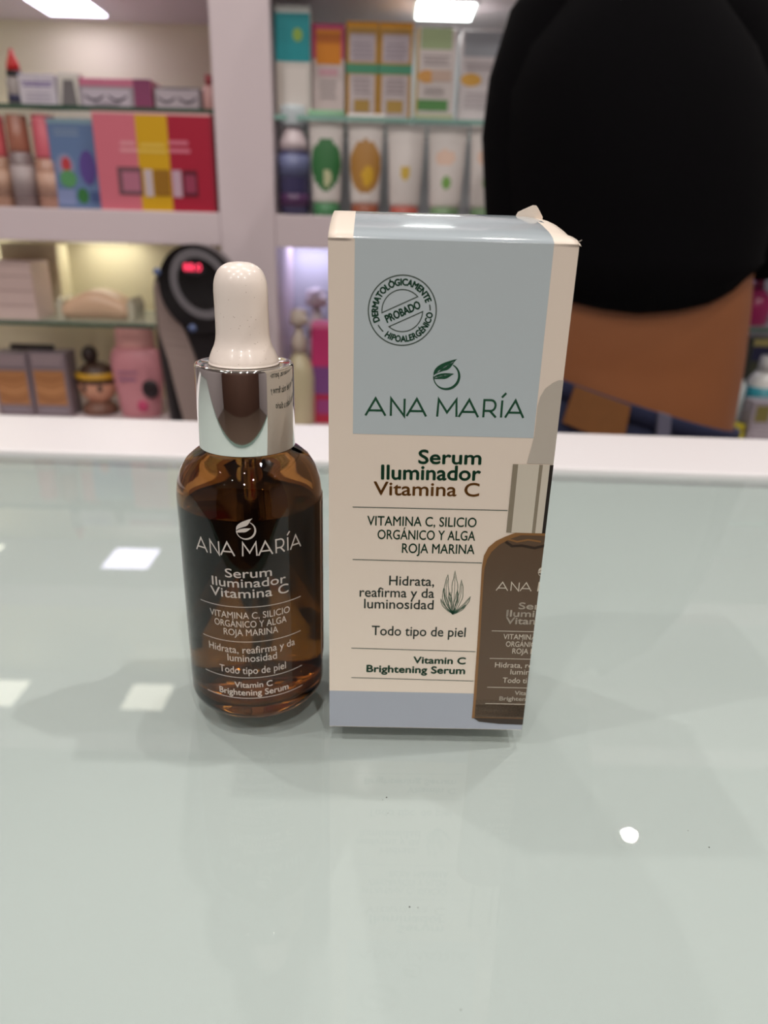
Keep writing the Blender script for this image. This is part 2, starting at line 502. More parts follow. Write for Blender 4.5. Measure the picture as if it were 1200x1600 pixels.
bm = bmesh.new(); bm.from_mesh(g.data); bmesh.ops.remove_doubles(bm, verts=bm.verts, dist=1e-6); bmesh.ops.recalc_face_normals(bm, faces=bm.faces); bm.to_mesh(g.data); bm.free()
LIQ = 52.3
ser = [(0, 2.75), (8, 2.95), (12.55, 3.55), (14.45, 5.17), (15.05, 8), (15.05, LIQ), (14.7, LIQ - .25), (14.0, LIQ - .5), (0, LIQ - .5)]
b = MB(); b.lathe(mmp(ser), (BX, BY, 0), M_serum, 96, cap0=False, cap1=False)
g = b.build('serum', bt, fix=False)
bm = bmesh.new(); bm.from_mesh(g.data); bmesh.ops.remove_doubles(bm, verts=bm.verts, dist=1e-6); bmesh.ops.recalc_face_normals(bm, faces=bm.faces); bm.to_mesh(g.data); bm.free()
b = MB(); b.lathe(mmp([(3.2, 72), (3.2, 14), (1.6, 8), (1.0, 8), (2.4, 14.4), (2.4, 72), (3.2, 72)]), (BX, BY, 0), mat('pipette_glass', (225, 225, 215), 0.02, trans=1, ior=1.45), 40, cap0=False, cap1=False)
b.build('pipette_tube', bt)
M_chrome = mat('brushed_silver_collar', (236, 236, 233), .06, metal=1)
b = MB()
b.lathe(mmp([(9.3, 64.9), (10.55, 64.9), (10.65, 65.1), (10.65, 82.4), (10.55, 82.9), (10.25, 83.25), (9.85, 83.3), (9.6, 83.1), (6.2, 83.1), (6.2, 82.0), (9.3, 82.0), (9.3, 64.9)]), (BX, BY, 0), M_chrome, 128, cap0=False, cap1=False)
b.build('collar', bt)
M_bulb = mat('white_rubber_speckled', (242, 230, 221), .28, coat=.35)
nt = M_bulb.node_tree
vor = nt.nodes.new('ShaderNodeTexVoronoi'); vor.inputs['Scale'].default_value = 900; tc = nt.nodes.new('ShaderNodeTexCoord'); nt.links.new(tc.outputs['Object'], vor.inputs['Vector'])
cr = nt.nodes.new('ShaderNodeValToRGB'); cr.color_ramp.elements[0].position = .05; cr.color_ramp.elements[1].position = .1
cr.color_ramp.elements[0].color = rgb(190, 172, 160); cr.color_ramp.elements[1].color = rgb(242, 230, 221)
nt.links.new(vor.outputs['Distance'], cr.inputs[0]); nt.links.new(cr.outputs[0], nt.nodes['Principled BSDF'].inputs['Base Color'])
bp_ = [(0, 83.0), (6.9, 83.0), (7.35, 83.5), (7.3, 84.3), (6.8, 85.6), (6.15, 87.0), (5.75, 88.6), (5.62, 91), (5.6, 95), (5.6, 98.4), (5.25, 100.6), (4.3, 102.4), (2.6, 103.5), (1.0, 103.78), (0, 103.8)]
b = MB(); b.lathe(mmp(curveprof(bp_, 5)), (BX, BY, 0), M_bulb, 96, cap0=False, cap1=False)
b.build('rubber_bulb', bt)

# lettering on the glass: points are found on the cylinder wall, kept as arc length and height
RT = BR + .00008
def cyl(px, py):
    r = ray(px, py); o = CAM - Vector((BX, BY, 0))
    A = r.x ** 2 + r.y ** 2; B = 2 * (o.x * r.x + o.y * r.y); C = o.x ** 2 + o.y ** 2 - RT ** 2
    t = (-B - math.sqrt(max(0, B * B - 4 * A * C))) / (2 * A)
    p = o + r * t
    return (math.atan2(p.x, -p.y) * RT, p.z)
def cyl_map(s, z):
    a = s / RT
    return Vector((BX + RT * math.sin(a), BY - RT * math.cos(a), z))
fl = Flat()
def mid_z(px, py): return cyl(px, py)[1]
def brow(t, xl, xr, ymid, cap_px, fat=0.0):
    """text line whose baseline passes (mid, ymid): same height on the wall all round"""
    xm = (xl + xr) / 2
    z = mid_z(xm, ymid); cap = mid_z(xm, ymid - cap_px) - z
    fl.text(t, (cyl(xl, ymid)[0], z), (cyl(xr, ymid)[0], z), cap, 0, 0, 1, fat)
z = mid_z(390, 869); cap = mid_z(390, 848) - z
brand_word(fl, (cyl(308, 866)[0], z), (cyl(470, 862)[0], z), cap, .105, 0)
c0 = cyl(384, 829); leaf_logo(fl, c0, (cyl(400, 829)[0] - c0[0]), 0)
brow('Serum', 352, 425, 903, 13.5, .012)
brow('Iluminador', 332, 447, 918, 13.5, .012)
brow('Vitamina C', 330, 451, 934.5, 14, .012)
brow('VITAMINA C, SILICIO', 329, 453, 967, 10)
brow('ORGÁNICO Y ALGA', 336, 448, 980.5, 10)
brow('ROJA MARINA', 350, 435, 993.5, 10)
brow('Hidrata, reafirma y da', 328, 461, 1021, 10.8)
brow('luminosidad', 356, 433, 1034, 10.8)
brow('Todo tipo de piel', 344, 447, 1053, 10.8)
brow('Vitamin C', 367, 426, 1074.5, 8.5, .02)
brow('Brightening Serum', 344, 451, 1086.5, 9, .02)
for xl, xr, ym in ((314, 470, 948.5), (318, 470, 1003), (322, 472, 1059), (325, 473, 1091)):
    z = mid_z(396, ym); a, c = cyl(xl, ym - 6)[0], cyl(xr, ym - 6)[0]
    fl.ribbon([(a + (c - a) * i / 30, z) for i in range(31)], .00016, 0)
fl.build('printed_lettering', cyl_map, [WHITE_INK], bt)

# white back label that runs round to the right side; its front edge lifts off the glass
def label_mat():
    M = bpy.data.materials.new('white_label_film'); M.use_nodes = True; nt = M.node_tree
    bs = nt.nodes['Principled BSDF']; o = nt.nodes['Material Output']
    bs.inputs['Base Color'].default_value = rgb(218, 203, 198); bs.inputs['Roughness'].default_value = .35
    tl = nt.nodes.new('ShaderNodeBsdfTranslucent'); tl.inputs[0].default_value = rgb(240, 222, 205)
    mx = nt.nodes.new('ShaderNodeMixShader'); mx.inputs[0].default_value = .85
    nt.links.new(bs.outputs[0], mx.inputs[1]); nt.links.new(tl.outputs[0], mx.inputs[2]); nt.links.new(mx.outputs[0], o.inputs[0])
    return M
M_label = label_mat()
b = MB(); n = 72
a0, a1 = math.radians(74), math.radians(262)
z0, z1 = 11.5 * MMU, 53.0 * MMU
vs = []
for i in range(n + 1):
    a = a0 + (a1 - a0) * i / n
    r = BR + .00006 + .0007 * max(0, 1 - i / 7) ** 2
    for rr in (r, r + .00016):
        for zz in (z0, z1):
            vs.append((BX + rr * math.sin(a), BY - rr * math.cos(a), zz))
fs = []
for i in range(n):
    o = i * 4; q = o + 4
    fs += [[o, q, q + 1, o + 1], [o + 2, o + 3, q + 3, q + 2], [o, o + 2, q + 2, q], [o + 1, q + 1, q + 3, o + 3]]
fs += [[0, 1, 3, 2], [4 * n, 4 * n + 2, 4 * n + 3, 4 * n + 1]]
b.add(vs, fs, M_label, False)
# lines of small print on the label, seen through the amber from inside
M_lp = mat('label_small_print', (40, 34, 30), .6)
for k in range(17):
    zz = z1 - .004 - k * .0021
    a = math.radians(100); 
    while a < math.radians(155):
        L_ = random.uniform(.05, .16)
        if random.random() < .85:
            for rr in (BR + .00002, BR + .00026):
                P = [(BX + rr * math.sin(a + L_ * t), BY - rr * math.cos(a + L_ * t)) for t in (0, .5, 1)]
                b.add([(x, y, z) for z in (zz, zz + .0007) for x, y in P], [[0, 1, 4, 3], [1, 2, 5, 4]], M_lp)
        a += L_ + .03
b.build('back_label', bt, fix=False)

# ================================================================== CARTON
YAW = math.radians(.69)
KX0, KD, KW, KH, KDEP = -.0116, .1386, .046, .1091, .038
ku = Vector((math.cos(YAW), math.sin(YAW), 0)); kn = Vector((-math.sin(YAW), math.cos(YAW), 0))
K0 = Vector((KX0, KD, 0))
kt = thing('serum_carton', tuple(K0 + ku * KW / 2 + kn * KDEP / 2), 'cream and pale blue folding carton standing on the counter right of the dropper bottle', 'carton')
def kmap(u, wz, off=.00006):
    """carton skin: front face for 0..46 mm, then round the corner onto the right side"""
    if abs(u - KW) < 2e-6:
        return K0 + ku * (KW + off) - kn * off + Vector((0, 0, wz))
    if u < KW:
        return K0 + ku * u - kn * off + Vector((0, 0, wz))
    return K0 + ku * (KW + off) + kn * (u - KW) + Vector((0, 0, wz))
def kp(px, py):
    r = ray(px, py); t = (K0 - CAM).dot(kn) / r.dot(kn)
    p = CAM + r * t - K0
    return (p.dot(ku), p.z)
M_card = mat('cream_card', (233, 219, 204), .42, coat=.12, noise=.01, nscale=60)
M_blue = mat('pale_blue_print', (188, 199, 203), .42, coat=.12)
M_lilac = mat('lilac_blue_print', (167, 173, 185), .4, coat=.15)
M_foil = mat('glossy_blue_lid', (176, 186, 192), .12, coat=.6)
def lidz(v):
    P = [(0, 109.1), (1, 109.9), (5, 111.3), (10, 112.6), (15, 113.6), (19, 114.05), (24, 114.0), (31, 113.0), (38, 111.2)]
    v *= 1000
    for (a, za), (b_, zb) in zip(P, P[1:]):
        if v <= b_ + 1e-9: return (za + (zb - za) * (v - a) / (b_ - a)) * MMU
    return P[-1][1] * MMU
NV = 24
def kpt(u, v, z): return K0 + ku * u + kn * v + Vector((0, 0, z))
b = MB()
vv = [KDEP * i / NV for i in range(NV + 1)]
# four walls; the side walls follow the sprung lid
b.quad([kpt(0, 0, 0), kpt(KW, 0, 0), kpt(KW, 0, lidz(0)), kpt(0, 0, lidz(0))], M_card)
b.quad([kpt(KW, KDEP, 0), kpt(0, KDEP, 0), kpt(0, KDEP, lidz(KDEP)), kpt(KW, KDEP, lidz(KDEP))], M_card)
b.quad([kpt(0, 0, 0), kpt(0, KDEP, 0), kpt(KW, KDEP, 0), kpt(KW, 0, 0)], M_card)
b.add([kpt(0, KDEP, 0), kpt(0, 0, 0)] + [kpt(0, v, lidz(v) - .0004) for v in vv], [list(range(NV + 3))], M_card)
b.quad([kpt(KW, 0, 0), kpt(KW, KDEP, 0), kpt(KW, KDEP, .1085), kpt(KW, 0, .1085)], M_card)
def lid_end(v):      # right end of the lid: drawn in and a little lower along the middle
    t = min(1, v / .018)
    return KW - .0022 * t * t * (1 if v < .02 else max(0, 1 - (v - .02) / .018))
for v0, v1 in zip(vv, vv[1:]):
    q = [kpt(KW, v0, .1085), kpt(KW, v1, .1085)] + [kpt(lid_end(v) - .0001, v, lidz(v) - .0016 * min(1, v / .008) - .0003) for v in (v1, v0)]
    b.quad(q, M_card)
# printed fields, one skin thick
def field(pts, M, off=.00003, name=None):
    b.quad([kmap(u, z, off) for u, z in pts], M)
u_bl, u_br = kp(553, 520)[0], kp(851, 520)[0]
z_bb = kp(690, 681)[1]
ZT = lidz(0)
field([(u_bl, z_bb), (u_br, z_bb), (u_br, ZT), (u_bl, ZT)], M_blue)
zb = kp(665, 1082)[1]
field([(0, .0001), (KW, .0001), (KW, zb), (0, zb)], M_lilac)
b.quad([kmap(KW, .0001, .00003), kmap(KW + KDEP, .0001, .00003), kmap(KW + KDEP, zb, .00003), kmap(KW, zb, .00003)], M_lilac)
b.quad([kpt(-.00003, KDEP, .0001), kpt(-.00003, 0, .0001), kpt(-.00003, 0, zb), kpt(-.00003, KDEP, zb)], M_lilac)
body = b.build('body', kt, fix=False)

# lid flap with rounded right end, card thickness .5 mm
b = MB(); NU = 30
top = []
for v in vv:
    t = min(1, v / .018)
    uR = KW - .0022 * t * t * (1 if v < .02 else max(0, 1 - (v - .02) / .018))
    row = []
    for i in range(NU + 1):
        s = i / NU; u = uR * s
        z = lidz(v)
        e = max(0, (u - (KW - .009)) / .009)
        z -= .0016 * e ** 2.2 * min(1, v / .008)
        row.append((u, v, z))
    top.append(row)
vs = [kpt(u, v, z) for r in top for u, v, z in r]
nn = len(vs); W_ = NU + 1
vs += [kpt(u, v, z - .0005) for r in top for u, v, z in r]
for j in range(NV):
    for i in range(NU):
        o = j * W_ + i
        um = (top[j][i][0] + top[j][i + 1][0]) / 2
        mm_ = M_foil if u_bl <= um <= u_br - .0002 * j * 0 else M_card
        b.f.append(None); b.f.pop()
        k = b.mi(mm_)
        b.f.append([o, o + 1, o + W_ + 1, o + W_]); b.m.append(k); b.s.append(True)
        k = b.mi(M_card)
        b.f.append([nn + o, nn + o + W_, nn + o + W_ + 1, nn + o + 1]); b.m.append(k); b.s.append(True)
k = b.mi(M_card)
rim = [i for i in range(W_)] + [j * W_ + NU for j in range(1, NV + 1)] + [NV * W_ + i for i in range(NU - 1, -1, -1)] + [j * W_ for j in range(NV - 1, 0, -1)]
for a, c in zip(rim, rim[1:] + rim[:1]):
    b.f.append([a, nn + a, nn + c, c]); b.m.append(k); b.s.append(False)
b.v = [tuple(p) for p in vs]
b.build('lid_flap', kt)
# tuck tab poking out over the back
b = MB()
T = [at(px, py, KD + .0185) for px, py in ((806, 346), (807, 336), (810, 331), (833, 320.5), (838, 321), (841, 325), (848, 339), (847, 347))]
b.add([p for p in T] + [p + Vector((0, .0006, 0)) for p in T], [list(range(8)), list(range(15, 7, -1))] + [[i, 8 + i, 8 + (i + 1) % 8, (i + 1) % 8] for i in range(8)], M_card)
b.build('tuck_tab', kt)
# frayed corner fibres
b = MB()
for (x0, y0, x1, y1) in ((904, 378, 909, 375), (905, 380, 908, 385), (904, 381, 906, 384)):
    b.tube([at(x0, y0, KD + .0005), at(x1, y1, KD)], .00006, M_card, 5)
b.build('frayed_corner', kt)

# lettering on the carton
MK = [GREEN, GREY_INK, GOLD_INK]
fl = Flat()
def ktext(t, xl, yl, xr, yr, cap, k=0, fat=0.0):
    a = kp(xl, yl); c = kp(xr, yr); h = kp((xl + xr) / 2, (yl + yr) / 2 - cap)[1] - kp((xl + xr) / 2, (yl + yr) / 2)[1]
    fl.text(t, a, c, h, k, 0, 1, fat)
a = kp(571, 649); c = kp(817.5, 653); h = kp(690, 651 - 27)[1] - kp(690, 651)[1]
brand_word(fl, a, c, h, .125, 0)
ktext('Serum', 654, 724, 751, 725.5, 21, 0, .035)
ktext('Iluminador', 596, 748.5, 750, 750.5, 22, 0, .035)
ktext('Vitamina C', 584, 773, 748, 775.5, 20.5, 2, .022)
ktext('VITAMINA C, SILICIO', 574, 820.5, 744, 823.5, 14.5, 0, .012)
ktext('ORGÁNICO Y ALGA', 590, 842, 742, 844.5, 14.5, 0, .012)
ktext('ROJA MARINA', 628, 863.5, 741, 865.5, 14.5, 0, .012)
ktext('Hidrata,', 608, 914, 678, 915.5, 14.5, 1, .012)
ktext('reafirma y da', 562, 932, 678, 934, 14.5, 1, .012)
ktext('luminosidad', 569, 950, 677, 952, 14.5, 1, .012)
ktext('Todo tipo de piel', 581, 992, 727, 995, 14.5, 1, .012)
ktext('Vitamin C', 646, 1036, 727, 1037.5, 10, 0, .05)
ktext('Brightening Serum', 573, 1049.5, 726, 1053, 10.5, 0, .05)
for x0, y0, x1, y1 in ((551, 792, 793, 797.5), (551, 874, 753, 879.5), (549, 1012.5, 743, 1018), (549, 1058.5, 740, 1064)):
    fl.ribbon([kp(x0, y0), kp(x1, y1)], .00017, 1)
fl.build('printed_lettering', kmap, MK, kt)

# small print on the left side panel, mirrored in the bottle's collar
fl = Flat()
for k, t_ in enumerate(('Serum facial que actúa como', 'potente antioxidante, permi-', 'tiendo una piel más firme y', 'luminosa. Úsalo a diario')):
    zt = .0855 - k * .0047
    fl.text(t_, (.003, zt), (.0345 - (k == 3) * .004, zt), .0019, 0, 0, 1, .02)
fl.build('side_panel_print', lambda s_, z: K0 + kn * (KDEP - s_) - ku * .00006 + Vector((0, 0, z)), [GREY_INK], kt)

fl = Flat()
c0 = kp(697.5, 588); leaf_logo(fl, c0, kp(719, 588)[0] - c0[0], 0, 1)
fl.build('leaf_logo', lambda u, z: kmap(u, z, .00006), [GREEN, M_blue], kt)

# round approval stamp
fl = Flat()
c0 = Vector(kp(628.6, 485.6)); RS = kp(681.6, 486.5)[0] - c0[0]
fl.ribbon([(c0.x + RS * math.cos(t), c0.y + RS * math.sin(t)) for t in [2 * PI * i / 96 for i in range(96)]], RS * .034, 0, True)
TA = math.radians(25); r1 = RS * .6
def chord(off, sgn):
    e = math.acos(off / r1)
    A0 = TA + PI / 2 * sgn
    return [(c0.x + r1 * math.cos(A0 + t), c0.y + r1 * math.sin(A0 + t)) for t in [-e + 2 * e * i / 30 for i in range(31)]]
fl.ribbon(chord(RS * .19, 1), RS * .03, 0, True)
fl.ribbon(chord(RS * .26, -1), RS * .03, 0, True)
d = Vector((math.cos(TA), math.sin(TA))); nn_ = Vector((-d.y, d.x))
mid = c0 - nn_ * RS * .14
fl.text('PROBADO', tuple(mid - d * RS * .54), tuple(mid + d * RS * .54), RS * .22, 1, 0, 1, .05)
fl.arc_text('DERMATOLÓGICAMENTE', c0, RS * .72, math.radians(204), math.radians(20), RS * .18, 1, False, 0, .06)
fl.arc_text('HIPOALERGÉNICO', c0, RS * .9, math.radians(236), math.radians(358), RS * .18, 1, True, 0, .06)
fl.ribbon(arc(c0, RS * .82, 14, 2, 8), RS * .035, 0)
fl.ribbon(arc(c0, RS * .82, 211, 228, 8), RS * .035, 0)
fl.build('approval_stamp', kmap, [GREY_INK, GREEN], kt)

# line drawing of a seaweed
fl = Flat()
def SW(P, wd=.00013, closed=False):
    fl.ribbon([kp(*p) for p in P], wd, 0, closed)
root = (707, 959)
def frond(tip, bulge, wl, wr, n=11):
    L, R_ = [], []
    for i in range(n + 1):
        t = i / n
        cx = root[0] + (tip[0] - root[0]) * t + bulge * math.sin(PI * t); cy = root[1] + (tip[1] - root[1]) * t
        wv = (math.sin(PI * min(1, t * 1.02)) ** .8) + .12 * math.sin(t * 19 + tip[0])
        if i in (0, n): wv = 0
        L.append((cx - wl * wv, cy)); R_.append((cx + wr * wv, cy + 1))
    SW(L + R_[::-1][1:], .00012)
    SW([(root[0] + (tip[0] - root[0]) * t + bulge * math.sin(PI * t), root[1] + (tip[1] - root[1]) * t) for t in [i / 8 for i in range(8)]], .00009)
frond((711, 892), 1, 4.5, 5)
frond((700, 898), -6, 3.5, 4)
frond((721, 906), 5, 3, 3.5)
frond((694, 918), -5, 3, 3)
frond((735, 932), 4, 2.5, 2.5)
frond((689, 936), -3, 2.5, 2.5)
frond((727, 945), 3, 2, 2)
frond((703, 925), -1, 3, 3)
frond((715, 922), 1, 2.5, 3)
fl.build('seaweed_drawing', kmap, [GREEN], kt)

# printed picture of the bottle: left half on the front, the rest goes round the corner
PB_glass = mat('print_amber_brown', (92, 72, 54), .4, coat=.15, noise=.06, nscale=90)
PB_rim = mat('print_amber_rim', (138, 98, 56), .4, coat=.15)
PB_dark = mat('print_dark_brown', (50, 36, 26), .4, coat=.15)
PB_dust = mat('print_speckled_base', (84, 66, 48), .4, coat=.15, noise=.8, nscale=2600)
PB_bulb = mat('print_bulb_grey', (190, 182, 170), .4, coat=.15)
PB_bulb2 = mat('print_bulb_shade', (158, 152, 142), .4, coat=.15)
PB_sil = mat('print_silver', (208, 200, 184), .4, coat=.15)
PB_sil2 = mat('print_silver_shade', (140, 130, 112), .4, coat=.15)
PB_sil3 = mat('print_silver_black', (38, 32, 28), .4, coat=.15)
PB_ink = mat('print_white_ink', (212, 202, 186), .4)
MP = [PB_glass, PB_rim, PB_dark, PB_dust, PB_bulb, PB_bulb2, PB_sil, PB_sil2, PB_sil3, PB_ink]
UC = KW + .0008
fl = Flat()
def sym(P, k):      # outline on the left, mirrored about the picture's centre line
    Lp = [kp(*p) for p in P]
    Rp = [(2 * UC - u, z) for u, z in Lp[::-1]]
    fl.poly(Lp + Rp, k)
layers = []
def layer(): 
    global fl
    layers.append(fl); fl = Flat()
uL, _ = kp(738, 1118)
# bulb
sym([(823, 724), (830, 700), (835, 680), (838, 655), (840, 635), (844, 620), (852, 607), (864, 598), (873, 594)], 4)
layer()
zc0, zc1 = kp(797, 832)[1], kp(801, 725)[1]
uc0 = kp(796, 780)[0]; uc1 = 2 * UC - uc0
def cols(C):
    for f0, f1, k in C:
        a0_, a1_ = uc0 + (uc1 - uc0) * f0, uc0 + (uc1 - uc0) * f1
        fl.poly([(a0_, zc0), (a1_, zc0), (a1_, zc1), (a0_, zc1)], k)
cols([(0, .06, 7), (.06, .15, 6), (.15, .3, 6), (.3, .34, 7), (.34, .42, 6), (.42, .58, 8), (.58, .64, 7), (.64, .9, 6), (.9, 1, 7)])
sym([(737, 1122), (739, 1100), (746, 1000), (752, 900), (753, 885), (756, 868), (763, 855), (775, 845), (790, 838), (806, 832)], 1)
layer()
sym([(741.5, 1119), (743.5, 1100), (750, 1000), (755.5, 905), (757, 888), (761, 874), (768, 862), (780, 851), (796, 842), (814, 836)], 0)
layer()
sym([(742, 1118), (743, 1108), (744, 1100)], 3)
fl.poly([kp(741.5, 1120), (2 * UC - kp(741.5, 1120)[0], kp(741.5, 1120)[1]), (2 * UC - kp(743.5, 1093)[0], kp(743.5, 1093)[1]), kp(743.5, 1093)], 3)
sym([(741, 1126), (745, 1130), (760, 1131.5), (800, 1134)] , 2) if False else None
fl.poly([kp(739, 1121), kp(748, 1127), kp(780, 1130.5), (UC, kp(815, 1132)[1]), (2 * UC - kp(748, 1127)[0], kp(748, 1127)[1]), (2 * UC - kp(739, 1121)[0], kp(739, 1121)[1])], 2)
# dark curl of glass under the collar and a lighter patch
fl.ribbon([kp(790, 846), kp(800, 853), kp(815, 852), kp(835, 856), kp(850, 852)], .0006, 2)
fl.ribbon([kp(793, 842), kp(808, 846), kp(825, 843), kp(845, 846)], .0004, 1)
layer()
def ptext(t, xl, ybl, cap, k=9, fat=0.0):
    """line whose left end is seen and whose middle is the picture's centre line"""
    a = kp(xl, ybl); c = (2 * UC - a[0], a[1])
    h = kp(xl, ybl - cap)[1] - a[1]
    fl.text(t, a, c, h, k, 0, 1, fat)
a = kp(775, 922); c = (2 * UC - a[0], a[1]); h = kp(775, 910)[1] - a[1]
brand_word(fl, a, c, h * 1.1, .1, 9)
leaf_logo(fl, (UC, kp(850, 893)[1]), .00135, 9)
ptext('Serum', 810, 951, 10, fat=.03); ptext('Iluminador', 791, 962.5, 10, fat=.03); ptext('Vitamina C', 790, 974, 10, fat=.03)
ptext('VITAMINA C, SILICIO', 786, 998, 8); ptext('ORGÁNICO Y ALGA', 790, 1009.5, 8); ptext('ROJA MARINA', 800, 1020.5, 8)
ptext('Hidrata, reafirma y da', 773, 1042, 8); ptext('luminosidad', 797, 1053, 8); ptext('Todo tipo de piel', 785, 1066, 8)
ptext('Vitamin C', 804, 1085, 6, fat=.03); ptext('Brightening Serum', 780, 1093.5, 6, fat=.03)
for xl, yl in ((768, 985), (765, 1028), (761, 1073), (758, 1098.5)):
    a = kp(xl, yl); fl.ribbon([a, (2 * UC - a[0], a[1])], .00015, 9)
layer()
# join the layers, each a hair above the one beneath
pic = None
for i, L_ in enumerate(layers):
    o = L_.build('printed_bottle_picture', lambda u, z, i=i: kmap(u, z, .00006 + .00003 * i), MP, kt, split=(KW,))
    if pic is None: pic = o
    else:
        bm = bmesh.new(); bm.from_mesh(pic.data); bm.from_mesh(o.data); bm.to_mesh(pic.data); bm.free(); me_ = o.data; bpy.data.objects.remove(o); bpy.data.meshes.remove(me_)
pic.name = 'printed_bottle_picture'

# specks of dust on the glass
b = MB(); M_speck = mat('dark_speck', (60, 58, 52), .8)
for px, py, r in ((604, 1246, 1.2), (640, 1417, 1.1), (653, 1418, .6), (1108, 1324, 1.0), (720, 1578, .7), (1075, 1298, .5), (598, 1250, .5), (606, 1271, .5)):
    rr = ray(px, py); p = CAM + rr * (-CAM.z / rr.z)
    b.lathe([(r * .00014, 0), (r * .0001, .00008)], p, M_speck, 7)
o = b.build('dust_specks'); tag(o, 'few dark dust specks lying on the glass counter in front of the carton', 'dust'); o['kind'] = 'stuff'

# ================================================================== GOODS ON THE SHELVES
def slot(x0, y0, x1, y1, Y):
    """centre, width and height, in metres, of what fills that window at distance Y"""
    a, c = at(x0, (y0 + y1) / 2, Y), at(x1, (y0 + y1) / 2, Y)
    t, d = at((x0 + x1) / 2, y0, Y), at((x0 + x1) / 2, y1, Y)
    return (a.x + c.x) / 2, c.x - a.x, t.z - d.z
def C(r, g, b_, rough=.45, **k):
    return mat('goods_%d_%d_%d_%d' % (r, g, b_, int(rough * 100)), (r, g, b_), rough, **k)

def carton(name, label, cat, win, Y, dep, zb, base, art=(), side=None, group=None, height=None, parts=None):
    """printed folding carton; art = (u0, u1, v0, v1, material[, shape]) with v from the top"""
    cx, wd, ht = slot(*win, Y)
    ht = height or ht
    b = MB()
    b.box(cx - wd / 2, cx + wd / 2, Y, Y + dep, zb, zb + ht, base, .0008)
    if side:
        b.quad([(cx + wd / 2 + .0002, Y + .001, zb + .001), (cx + wd / 2 + .0002, Y + dep - .001, zb + .001), (cx + wd / 2 + .0002, Y + dep - .001, zb + ht - .001), (cx + wd / 2 + .0002, Y + .001, zb + ht - .001)], side)
    for i, A in enumerate(art):
        u0, u1, v0, v1, M = A[:5]
        y = Y - .00015 - .00006 * i
        X0, X1 = cx - wd / 2 + wd * u0, cx - wd / 2 + wd * u1
        Z1, Z0 = zb + ht * (1 - v0), zb + ht * (1 - v1)
        if len(A) > 5 and A[5] == 'o':
            n = 28
            b.quad([((X0 + X1) / 2 + (X1 - X0) / 2 * math.cos(2 * PI * j / n), y, (Z0 + Z1) / 2 + (Z1 - Z0) / 2 * math.sin(2 * PI * j / n)) for j in range(n)], M)
        elif len(A) > 5 and A[5] == 'lash':
            n = 12
            top = []; bot = []
            for j in range(n + 1):
                t = j / n; x = X0 + (X1 - X0) * t
                bot.append((x, y, Z1 - (Z1 - Z0) * (.25 + .5 * math.sin(PI * t))))
                top.append((x, y, Z1 - (Z1 - Z0) * (.5 + .5 * math.sin(PI * t)) * (1 + .12 * (j % 2))))
            for j in range(n):
                b.quad([bot[j], bot[j + 1], top[j + 1], top[j]], M)
        elif len(A) > 5 and A[5] == 'txt':
            # rows of tiny print
            k = A[6]
            for q in range(k):
                zt = Z1 - (Z1 - Z0) * (q + .15) / k; zq = Z1 - (Z1 - Z0) * (q + .7) / k
                s_ = random.uniform(0, .12); e_ = random.uniform(.85, 1)
                b.rect(X0 + (X1 - X0) * s_, X0 + (X1 - X0) * e_, zq, zt, y, M)
        else:
            b.rect(X0, X1, Z0, Z1, y, M)
    o = b.build(name, None, (cx, Y + dep / 2, zb))
    return tag(o, label, cat, group)

def squeeze_tube(name, label, win, Y, zb, matfn, capM, group=None, capfrac=.12):
    """tube standing on its cap: round at the cap, flattened to a wide crimp at the top"""
    cx, wd, ht = slot(*win, Y)
    dpt = wd * .62; yc = Y + dpt / 2
    t = thing(name, (cx, yc, zb), label, 'squeeze tube', group)
    zc = ht * capfrac
    b = MB(); b.lathe([(.001, 0), (wd * .36, 0), (wd * .37, .001), (wd * .36, zc), (.001, zc)], (cx, yc, zb), capM, 32)
    b.build('cap', t)
    n, m_ = 48, 30
    R = []
    for i in range(m_ + 1):
        f = i / m_
        hw = wd * (.40 + .10 * f ** 1.2); hd = dpt * .5 * (.80 * (1 - f ** 1.6) + .05)
        if i == 0: hw *= .9; hd *= .9
        z = zb + zc + (ht - zc) * f
        R.append([(cx + hw * math.cos(2 * PI * j / n), yc + hd * math.sin(2 * PI * j / n), z) for j in range(n)])
    b = MB()
    for i in range(m_):
        for j in range(n):
            a = 2 * PI * (j + .5) / n
            u = math.cos(a) if math.sin(a) < 0 else None      # -1..1 across the front
            M = matfn(u, 1 - (i + .5) / m_)
            b.add([R[i][j], R[i][(j + 1) % n], R[i + 1][(j + 1) % n], R[i + 1][j]], [[0, 1, 2, 3]], M, True)
    b.add(R[0], [list(range(n))[::-1]], matfn(None, 1)); b.add(R[-1], [list(range(n))], matfn(None, 0))
    o = b.build('tube_body', t, fix=False)
    bm = bmesh.new(); bm.from_mesh(o.data); bmesh.ops.remove_doubles(bm, verts=bm.verts, dist=1e-6); bmesh.ops.recalc_face_normals(bm, faces=bm.faces); bm.to_mesh(o.data); bm.free()
    return t

def bottle(name, label, cat, win, Y, zb, profs, group=None, n=36, sy=1.0, zscale=None):
    """round bottle from stacked lathe pieces: (part name, material, [(radius fraction, height fraction)])"""
    cx, wd, ht = slot(*win, Y)
    ht = zscale or ht
    yc = Y + wd / 2 * sy
    t = thing(name, (cx, yc, zb), label, cat, group)
    done = {}
    for pn, M, P in profs:
        b = MB(); b.lathe([(r * wd / 2, z * ht) for r, z in P], (cx, yc, zb), M, n, 1, sy)
        o = b.build(pn, t)
    return t, cx, yc, wd, ht

YS = YF + .024
